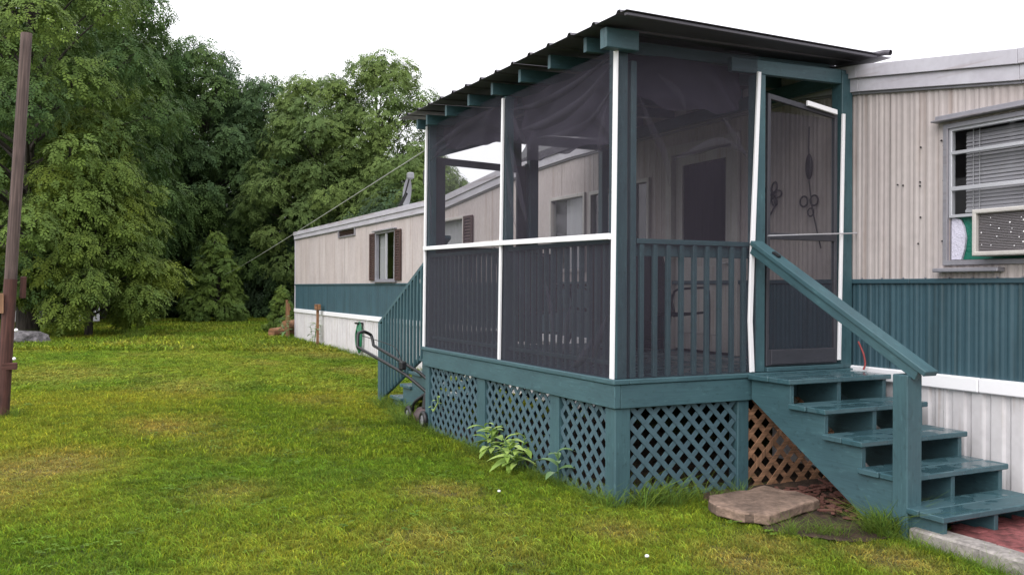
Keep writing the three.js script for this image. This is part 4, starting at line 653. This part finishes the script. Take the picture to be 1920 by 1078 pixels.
broadleaf('tall weed growing up the wooden stake by skirting', [-17.6, 0, WZ + 0.22], 0.72, 4, 25, 0.15, [M.vineLeaf, M.weedLeaf]);
{ const v = thing('lattice_vine', 'thin pale vine climbing through the end lattice bay', 'vine', [-3.42, 0, 0.015]); part('stem', tube([[-0.12, 0.22, 0], [-0.04, 0.24, 0.02], [0.03, 0.34, 0], [0.07, 0.40, 0.02]], 0.007, 14, 5), M.weedLeaf2, v); const r = rng(3); for (let i = 0; i < 5; i++) { const m = part('leaf', lg[2], M.weedLeaf, v); m.position.set(-0.10 + 0.045 * i, 0.23 + 0.04 * i, 0.01); m.rotation.set(-0.3, r() * 6, 0, 'YXZ'); m.scale.setScalar(0.6); } }

// ---------------------------------------------------------------- trees
function taperTube(pts, r0, r1, seg, rad, acc) { // appended to acc
  const c = new THREE.CatmullRomCurve3(pts.map(p => p.clone())), base = acc.P.length / 3; const fr = c.computeFrenetFrames(seg, false);
  for (let i = 0; i <= seg; i++) { const t = i / seg, p = c.getPointAt(t), r = r0 + (r1 - r0) * Math.pow(t, 0.8); for (let k = 0; k <= rad; k++) { const a = k / rad * 6.28318, n = fr.normals[i].clone().multiplyScalar(Math.cos(a)).addScaledVector(fr.binormals[i], Math.sin(a)); acc.P.push(p.x + n.x * r, p.y + n.y * r, p.z + n.z * r); acc.N.push(n.x, n.y, n.z); acc.UV.push(k / rad, t * c.getLength() * 0.4); } }
  for (let i = 0; i < seg; i++) for (let k = 0; k < rad; k++) { const a = base + i * (rad + 1) + k; acc.I.push(a, a + 1, a + rad + 1, a + 1, a + rad + 2, a + rad + 1); }
}
const leafTone = new THREE.MeshPhysicalMaterial({ color: C(1, 1, 1), vertexColors: true, roughness: 0.7, transmission: 0.36, thickness: 0, specularIntensity: 0.2, side: THREE.DoubleSide });
function treeGeo(o) {
  const r = rng(o.seed), g2 = () => (r() + r() + r() - 1.5) / 1.5; const acc = { P: [], N: [], UV: [], I: [] };
  const H = o.height, top = new THREE.Vector3(g2() * 0.5, H * 0.86, g2() * 0.5); const trunk = [new THREE.Vector3(0, -0.15, 0), new THREE.Vector3(g2() * 0.25, H * 0.3, g2() * 0.25), new THREE.Vector3(g2() * 0.5, H * 0.6, g2() * 0.5), top];
  taperTube(trunk, o.trunk, 0.04, 12, 9, acc); const tc = new THREE.CatmullRomCurve3(trunk);
  const lobes = []; const nl = o.lobes;
  for (let i = 0; i < nl; i++) { const f = (i + 0.5) / nl, y = o.low + (H - o.low) * Math.pow(f, o.bias ?? 0.9); const t = (y - o.low) / (H - o.low); const env = o.cone ? o.radius * Math.pow(1 - t, 0.8) * (t < 0.07 ? 0.75 : 1) : o.radius * Math.pow(Math.sin(Math.PI * Math.min(0.98, 0.10 + 0.86 * Math.pow(t, o.shape ?? 0.75))), 0.7); const a = i * 2.39996 + g2() * 0.5, d = env * (0.45 + 0.55 * Math.sqrt(r())); const s = o.lobe * (0.65 + 0.6 * r()) * (1 - 0.35 * t); lobes.push({ c: new THREE.Vector3(Math.cos(a) * d, Math.min(y, H - s * 0.3), Math.sin(a) * d), s, tone: r() });
  }
  for (const l of lobes) { const st = tc.getPointAt(Math.min(0.97, Math.max(0.12, (l.c.y * 0.78) / (H * 0.9)))), mid = st.clone().lerp(l.c, 0.55); mid.y += 0.25; taperTube([st, mid, l.c.clone()], o.trunk * 0.26 * (1 - 0.6 * l.c.y / H) + 0.015, 0.012, 6, 5, acc);
    if (o.twigs !== 0) for (let k = 0; k < 4; k++) { const e = l.c.clone().add(new THREE.Vector3(g2(), g2() * 0.7 + 0.2, g2()).multiplyScalar(l.s * 0.95)); const m2 = l.c.clone().lerp(mid, 0.3); taperTube([m2, m2.clone().lerp(e, 0.5).add(new THREE.Vector3(0, 0.1, 0)), e], 0.02, 0.006, 4, 4, acc); } }
  const trunkG = buildGeo(acc.P, acc.N, acc.UV, acc.I);
  const P = [], CO = []; const A = new THREE.Vector3(), D = new THREE.Vector3(), S = new THREE.Vector3(), Nn = new THREE.Vector3(), up = new THREE.Vector3(0, 1, 0), q = new THREE.Vector3();
  const tot = lobes.reduce((s, l) => s + l.s * l.s, 0);
  for (const l of lobes) { const n = Math.round(o.sprays * l.s * l.s / tot);
    for (let k = 0; k < n; k++) {
      const a = r() * 6.28318, u = r() * 2 - 1, rr = Math.sqrt(1 - u * u), rad = l.s * (0.50 + 0.52 * Math.sqrt(r())) * (1 + 0.22 * g2()); D.set(rr * Math.cos(a), u, rr * Math.sin(a));
      A.copy(l.c).addScaledVector(D, rad); A.y = l.c.y + (A.y - l.c.y) * 0.72; if (A.y < o.floor) continue;
      // compound leaf hanging over the outside of its clump, face turned outward and a little up
      q.set(A.x * 0.35, 0, A.z * 0.35).normalize(); D.y = D.y * 0.6; D.addScaledVector(q, 0.45).normalize();
      Nn.set(D.x + 0.9 * g2(), D.y + o.lift + 0.8 * g2(), D.z + 0.9 * g2()).normalize();
      S.set(1.0 * g2() + D.x * 0.5, -o.droop - 0.55 * r() + 0.15, 1.0 * g2() + D.z * 0.5); S.addScaledVector(Nn, -S.dot(Nn)).normalize(); // midrib
      up.crossVectors(Nn, S); // across
      const L = o.leaf * (0.7 + 0.6 * r()), m = o.leaflets, wv = o.leafW; const v = 0.78 + 0.42 * r(), yl = Math.min(1, Math.max(0, l.tone * 0.75 + 0.45 * (r() - 0.3))); const c0 = o.colA, c1 = o.colB; const cr = (c0[0] + (c1[0] - c0[0]) * yl) * v, cg = (c0[1] + (c1[1] - c0[1]) * yl) * v, cb = (c0[2] + (c1[2] - c0[2]) * yl) * v;
      for (let j = 0; j < m; j++) { const t = (j + 0.6) / m, side = j === m - 1 ? 0 : (j % 2 ? 1 : -1), ll = L * (0.42 + 0.12 * r()) * (side ? 1 : 1.1), tw = 0.35 * g2(), bx = A.x + S.x * L * t, by = A.y + S.y * L * t, bz = A.z + S.z * L * t;
        let ex = S.x * (side ? 0.6 : 1) + up.x * side * 0.85 + Nn.x * tw, ey = S.y * (side ? 0.6 : 1) + up.y * side * 0.85 + Nn.y * tw, ez = S.z * (side ? 0.6 : 1) + up.z * side * 0.85 + Nn.z * tw; const il = ll / Math.hypot(ex, ey, ez); ex *= il; ey *= il; ez *= il;
        let wx = Nn.y * ez - Nn.z * ey, wy = Nn.z * ex - Nn.x * ez, wz = Nn.x * ey - Nn.y * ex; const k2 = 0.5 * wv * ll / (Math.hypot(wx, wy, wz) + 1e-6); wx *= k2; wy *= k2; wz *= k2; const mx = bx + ex * 0.45, my = by + ey * 0.45, mz = bz + ez * 0.45;
        P.push(bx, by, bz, mx + wx, my + wy, mz + wz, bx + ex, by + ey, bz + ez, bx, by, bz, bx + ex, by + ey, bz + ez, mx - wx, my - wy, mz - wz);
        for (let e = 0; e < 6; e++) CO.push(cr, cg, cb); }
    } }
  const crown = buildGeo(P); crown.setAttribute('color', new THREE.Float32BufferAttribute(CO, 3)); crown.computeVertexNormals();
  return { trunkG, crown };
}
const DK = [0.058, 0.112, 0.036], MD = [0.105, 0.172, 0.042], LT = [0.158, 0.228, 0.042], BL = [0.070, 0.126, 0.060], YL = [0.190, 0.245, 0.034];
const kinds = {
  big: treeGeo({ seed: 5, lift: 0.5, height: 13.5, trunk: 0.36, radius: 4.3, low: 1.7, floor: 0.4, lobes: 70, lobe: 1.15, sprays: 17500, leaf: 0.235, leaflets: 6, leafW: 0.5, droop: 0.2, colA: DK, colB: LT, bias: 1.0, shape: 0.6 }),
  tall: treeGeo({ seed: 17, lift: 0.5, height: 12.5, trunk: 0.26, radius: 3.6, low: 1.5, floor: 0.2, lobes: 58, lobe: 1.08, sprays: 10500, leaf: 0.28, leaflets: 6, leafW: 0.5, droop: 0.15, colA: DK, colB: MD, shape: 0.7 }),
  airy: treeGeo({ seed: 29, lift: 0.55, height: 12.0, trunk: 0.20, radius: 3.7, low: 1.2, floor: 0.2, lobes: 66, lobe: 1.08, sprays: 15000, leaf: 0.26, leaflets: 6, leafW: 0.5, droop: 0.1, colA: [0.115, 0.180, 0.058], colB: [0.172, 0.238, 0.062], shape: 0.75 }),
  thin: treeGeo({ seed: 31, lift: 0.5, height: 10.0, trunk: 0.13, radius: 2.7, low: 2.6, floor: 0.2, lobes: 34, lobe: 0.85, sprays: 5200, leaf: 0.26, leaflets: 6, leafW: 0.45, droop: 0.15, colA: MD, colB: LT, shape: 0.8 }),
  young: treeGeo({ seed: 37, lift: 0.5, height: 6.7, trunk: 0.13, radius: 2.2, low: 0.6, floor: 0.15, lobes: 50, lobe: 0.74, sprays: 10500, leaf: 0.215, leaflets: 6, leafW: 0.48, droop: 0.3, colA: MD, colB: YL, shape: 0.6 }),
  blue: treeGeo({ seed: 41, lift: 0.45, height: 11.5, trunk: 0.24, radius: 3.5, low: 0.8, floor: 0.1, lobes: 60, lobe: 1.08, sprays: 10500, leaf: 0.28, leaflets: 6, leafW: 0.52, droop: 0.15, colA: BL, colB: MD, shape: 0.65 }),
  under: treeGeo({ seed: 53, lift: 0.4, height: 5.0, trunk: 0.12, radius: 2.8, low: 0.3, floor: 0.05, lobes: 34, lobe: 1.1, sprays: 2900, leaf: 0.36, leaflets: 6, leafW: 0.5, droop: 0.3, colA: [0.05, 0.08, 0.045], colB: DK, shape: 0.5, twigs: 0 }),
  shrub: treeGeo({ seed: 67, lift: 0.6, cone: true, height: 3.8, trunk: 0.07, radius: 1.5, low: 0.30, floor: 0.05, lobes: 64, lobe: 0.34, sprays: 4200, leaf: 0.17, leaflets: 8, leafW: 0.5, droop: 0.0, colA: MD, colB: LT, bias: 1.5 }),
};
const protoT = {};
function tree(kind, name, label, x, z, k = 1, turn = 0, ky = 1, group) {
  let t; if (!protoT[kind]) { t = new THREE.Group(); part('trunk', kinds[kind].trunkG, M.bark, t); part('crown', kinds[kind].crown, leafTone, t); protoT[kind] = t; } else t = protoT[kind].clone();
  t.name = numbered(name); t.userData = { label, category: kind === 'shrub' || kind === 'under' ? 'bush' : 'tree' }; if (group) t.userData.group = group; t.position.set(x, 0, z); t.rotation.y = turn; t.scale.set(k, k * ky, k); scene.add(t); return t;
}
// camera-left positions come from the ground line of the wood, about 27 to 50 m out
tree('big', 'shade_tree', 'large shade tree with low drooping boughs and thick dark trunk', -25.4, 4.75, 1, 0.4);
tree('big', 'shade_tree', 'large shade tree standing right behind the white shed', -33.5, 7.8, 1.1, 2.1);
tree('tall', 'shade_tree', 'tall dark tree rising behind the drooping shade tree', -34.6, 4.3, 1.2, 1.0);
tree('young', 'shade_tree', 'smaller yellow-green tree with hanging foliage beside the timber pole', -24.6, 3.1, 1.02, 1.9);
tree('tall', 'shade_tree', 'very tall dark tree towering behind the yellow-green tree', -38.4, 2.4, 1.06, 2.2, 1.27);
tree('blue', 'woodland_tree', 'blue-green tree at the wood edge behind the bright shrub', -43.2, -2.4, 1.22, 0.2);
tree('tall', 'woodland_tree', 'dark tree between the drooping tree and the blue-green tree', -41.6, 0.9, 1.12, 3.0);
tree('airy', 'woodland_tree', 'light green full tree right above the home roof end', -38.6, -7.6, 1.0, 0.9);
tree('airy', 'woodland_tree', 'tallest light green tree of those behind the home roof', -37.5, -10.3, 1.09, 2.6);
tree('blue', 'woodland_tree', 'dense tree behind the far end of the home', -42.2, -5.4, 1.08, 4.0);
tree('thin', 'woodland_tree', 'thin airy tree between the porch eave and satellite dish', -36.0, -12.6, 0.82, 5.1);
tree('airy', 'woodland_tree', 'low light green tree below the satellite dish and above the roof', -33.0, -9.9, 0.62, 4.4);
const rest = [[-48, 4.5, 'tall', 1.2], [-48.5, 0.6, 'big', 1.0], [-48, -3.6, 'tall', 1.02], [-47, -8.4, 'blue', 1.0], [-46, -12.4, 'tall', 0.8], [-43, 10.5, 'blue', 1.2], [-54, -1, 'tall', 1.05], [-53.5, -6.5, 'blue', 1.05], [-54, 6, 'tall', 1.2], [-51, -15, 'blue', 0.75], [-40, 5.2, 'blue', 1.15]];
rest.forEach(([x, z, k, s], i) => tree(k, 'woodland_tree', 'dark tree deep in the wood behind the front row', x, z, s, i * 1.3, 1, 'trees deep in the wood'));
const bush = [[-41.2, -4.6], [-42.8, 1.4], [-41.0, 3.6], [-41.6, 6.4], [-38.9, -7.0], [-38.5, -10.4], [-45.5, -0.9], [-46, 3.6], [-45.0, -5.6], [-50.5, 1.5], [-50.5, -2.6], [-50, -7], [-51, 6], [-31.5, -8.9], [-34, -12.6], [-43.0, -1.2], [-42.0, -3.0]];
bush.forEach(([x, z], i) => tree('under', 'understorey_bush', 'dark leafy bush filling the foot of the wood', x, z, 0.85 + 0.3 * hash2(i, 7), i * 1.7, 1, 'bushes at the foot of the wood'));
tree('shrub', 'sapling_shrub', 'bright green sapling shrub standing alone before the dark wood', -34.4, -2.0, 1.02, 0.3);
tree('shrub', 'sapling_shrub', 'low green shrub beside the cut logs at home end', -24.6, -2.75, 0.42, 2.0);

// ---------------------------------------------------------------- grass
{
  const r = rng(909);
  function tuft(seed, n, h, spread, wid) { const q = rng(seed), P = [], CO = []; for (let i = 0; i < n; i++) { const a = q() * 6.283, d = spread * Math.sqrt(q()), bx = Math.cos(a) * d, bz = Math.sin(a) * d, hh = h * (0.45 + 0.7 * q()), la = q() * 6.283, le = hh * (0.5 + 2.0 * q()), w = wid * (0.7 + 0.6 * q()), wa = q() * 6.283, wx = Math.cos(wa) * w, wz = Math.sin(wa) * w; const mx = bx + Math.cos(la) * le * 0.35, mz = bz + Math.sin(la) * le * 0.35, tx = bx + Math.cos(la) * le, tz = bz + Math.sin(la) * le, my = hh * 0.6; P.push(bx - wx, -0.01, bz - wz, bx + wx, -0.01, bz + wz, mx + wx * 0.8, my, mz + wz * 0.8, bx - wx, -0.01, bz - wz, mx + wx * 0.8, my, mz + wz * 0.8, mx - wx * 0.8, my, mz - wz * 0.8, mx - wx * 0.8, my, mz - wz * 0.8, mx + wx * 0.8, my, mz + wz * 0.8, tx, hh, tz); const v = 0.75 + 0.5 * q(), yy = q(); for (let e = 0; e < 9; e++) CO.push(v * (0.9 + 0.35 * yy), v, v * (1 - 0.3 * yy)); } const g = buildGeo(P); g.setAttribute('color', new THREE.Float32BufferAttribute(CO, 3)); g.computeVertexNormals(); return g; }
  const gm = new THREE.MeshPhysicalMaterial({ color: C(1, 1, 1), vertexColors: true, roughness: 0.85, transmission: 0.3, thickness: 0, specularIntensity: 0.2, side: THREE.DoubleSide });
  const cam = camera.position, fx = -0.8961, fz = -0.4438, rx = 0.4438, rz = -0.8961;
  const bands = [[4.2, 8, 1500, 1.0, tuft(1, 12, 0.024, 0.042, 0.0021)], [8, 13, 900, 1.1, tuft(2, 12, 0.026, 0.05, 0.0026)], [13, 21, 380, 1.35, tuft(3, 12, 0.030, 0.08, 0.0042)], [21, 43, 130, 1.6, tuft(4, 12, 0.042, 0.14, 0.009)]];
  const c = [0, 0, 0], col = new THREE.Color(), m4 = new THREE.Matrix4(), qt = new THREE.Quaternion(), e = new THREE.Euler(), v3 = new THREE.Vector3(), sc = new THREE.Vector3();
  for (const [d0, d1, dens, size, geo] of bands) {
    const list = []; const area = 0.74 * 2 * (d1 * d1 - d0 * d0) / 2, N = Math.round(area * dens);
    for (let i = 0; i < N; i++) { const d = Math.sqrt(d0 * d0 + r() * (d1 * d1 - d0 * d0)), s = (r() * 2 - 1) * 0.74 * d; const x = cam.x + fx * d + rx * s, z = cam.z + fz * d + rz * s; if (x < -38.5 || !isLawn(x, z)) continue; const dry = dryness(x, z); if (r() < dry * 0.35) continue; list.push([x, z, dry]); }
    const im = new THREE.InstancedMesh(geo, gm, list.length); im.name = numbered('grass'); im.userData = { kind: 'stuff', label: 'short mown lawn grass with dry patches', category: 'grass' };
    list.forEach(([x, z, dry], i) => { lawnColor(x, z, c); const v = 0.42 + 1.25 * r() * r() + 0.35 * fbm(x * 7, z * 7, 150, 2); const ty = 0.85 + 0.3 * r(); col.setRGB(c[0] * v * 1.35 * ty, c[1] * v * 1.35, c[2] * v * 1.35); im.setColorAt(i, col); e.set((r() - 0.5) * 0.3, r() * 6.28, (r() - 0.5) * 0.3); qt.setFromEuler(e); const clump = 0.3 + 1.6 * fbm(x * 5.5, z * 5.5, 140, 3); const k = size * (0.75 + 0.5 * r()); m4.compose(v3.set(x, -0.008, z), qt, sc.set(k, k * clump * (1 - 0.45 * dry), k)); im.setMatrixAt(i, m4); });
    im.castShadow = im.receiveShadow = true; scene.add(im);
  }
  { // clover and broad-leaved weeds mixed into the turf in patches
    const P = [], q = rng(61); for (let k = 0; k < 5; k++) { const bx = (q() - 0.5) * 0.07, bz = (q() - 0.5) * 0.07, h = 0.018 + 0.016 * q(); for (let l = 0; l < 3; l++) { const a = l * 2.094 + q(), L = 0.013 + 0.005 * q(), c1 = Math.cos(a), s1 = Math.sin(a), w = L * 0.55, y1 = h + 0.004 * q(); P.push(bx, h, bz, bx + c1 * L * 0.7 - s1 * w, y1, bz + s1 * L * 0.7 + c1 * w, bx + c1 * L * 1.1, y1 - 0.002, bz + s1 * L * 1.1, bx, h, bz, bx + c1 * L * 1.1, y1 - 0.002, bz + s1 * L * 1.1, bx + c1 * L * 0.7 + s1 * w, y1, bz + s1 * L * 0.7 - c1 * w); } }
    const g = buildGeo(P); g.computeVertexNormals(); const list = []; for (let i = 0; i < 9000; i++) { const d = Math.sqrt(17 + r() * 260), sd = (r() * 2 - 1) * 0.72 * d, x = cam.x + fx * d + rx * sd, z = cam.z + fz * d + rz * sd; const n = fbm(x * 1.3 + 40, z * 1.5, 171, 4); if (n < 0.50 || !isLawn(x, z) || dryness(x, z) > 0.5 || r() > (n - 0.48) * 1.1) continue; list.push([x, z]); }
    const im = new THREE.InstancedMesh(g, new THREE.MeshPhysicalMaterial({ color: C(1, 1, 1), roughness: 0.85, transmission: 0.25, thickness: 0, specularIntensity: 0.2, side: THREE.DoubleSide }), list.length); im.name = 'clover'; im.userData = { kind: 'stuff', label: 'clover and small weeds mixed through the lawn', category: 'clover' };
    list.forEach(([x, z], i) => { const v = 0.7 + 0.6 * r(); col.setRGB(0.110 * v, 0.190 * v, 0.022 * v); im.setColorAt(i, col); e.set((r() - 0.5) * 0.3, r() * 6.28, (r() - 0.5) * 0.3); qt.setFromEuler(e); const k = 0.7 + 0.6 * r(); m4.compose(v3.set(x, -0.008, z), qt, sc.set(k, k, k)); im.setMatrixAt(i, m4); }); im.castShadow = im.receiveShadow = true; scene.add(im);
  }
  // longer uncut grass along posts, skirting and the edging
  const tg = tuft(9, 12, 0.20, 0.06, 0.0032); const L = [];
  const row = (x0, z0, x1, z1, n, w, k) => { for (let i = 0; i < n; i++) { const t = r(); L.push([x0 + (x1 - x0) * t + (r() - 0.5) * w, z0 + (z1 - z0) * t + (r() - 0.5) * w, k * (0.5 + 0.8 * r())]); } };
  row(0.06, 0.06, 0.06, -1.1, 34, 0.14, 0.5); row(0.08, -0.15, 0.14, -0.55, 36, 0.2, 0.85); row(-0.3, 0.08, 0.08, 0.06, 22, 0.14, 0.65); row(-3.8, 0.06, -0.3, 0.06, 150, 0.1, 0.5); row(1.25, -1.14, 1.45, -1.14, 40, 0.12, 0.9); row(1.5, -1.10, 2.8, -1.06, 50, 0.08, 0.45); row(1.0, -0.6, 1.3, -0.9, 40, 0.2, 0.45); row(-20.7, WZ + 0.1, -6.5, WZ + 0.1, 260, 0.12, 0.7); row(-6.2, -0.2, -4.0, -0.05, 90, 0.25, 0.8); row(-4.3, 0.1, -3.9, 0.1, 25, 0.2, 0.8); row(-6.8, 4.24, -6.8, 4.24, 20, 0.4, 0.6); row(-24.6, 3.6, -24, 4.6, 60, 1.6, 1.3); row(-22.6, 1.6, -22.9, 2.2, 40, 0.5, 1.2);
  const im = new THREE.InstancedMesh(tg, gm, L.length); im.name = 'long_grass'; im.userData = { kind: 'stuff', label: 'longer uncut grass along the porch, posts and skirting', category: 'grass' };
  L.forEach(([x, z, k], i) => { const v = 0.8 + 0.6 * r(); col.setRGB(0.13 * v, 0.21 * v, 0.035 * v); im.setColorAt(i, col); e.set((r() - 0.5) * 0.3, r() * 6.28, (r() - 0.5) * 0.3); qt.setFromEuler(e); m4.compose(v3.set(x, -0.01, z), qt, sc.set(k * 0.9, k, k * 0.9)); im.setMatrixAt(i, m4); }); im.castShadow = im.receiveShadow = true; scene.add(im);
}
{ const g = new THREE.SphereGeometry(0.013, 10, 8).scale(1, 0.7, 1); [[-0.62, 0.62, 'white clover head in the lawn near the lattice bays'], [1.18, 0.55, 'white clover head in the lawn near the dry patch']].forEach(([x, z, l]) => { const m = lone('clover_flower', g, M.white, l, 'flower'); m.position.set(x, 0.035, z); }); }

renderer.render(scene, camera);
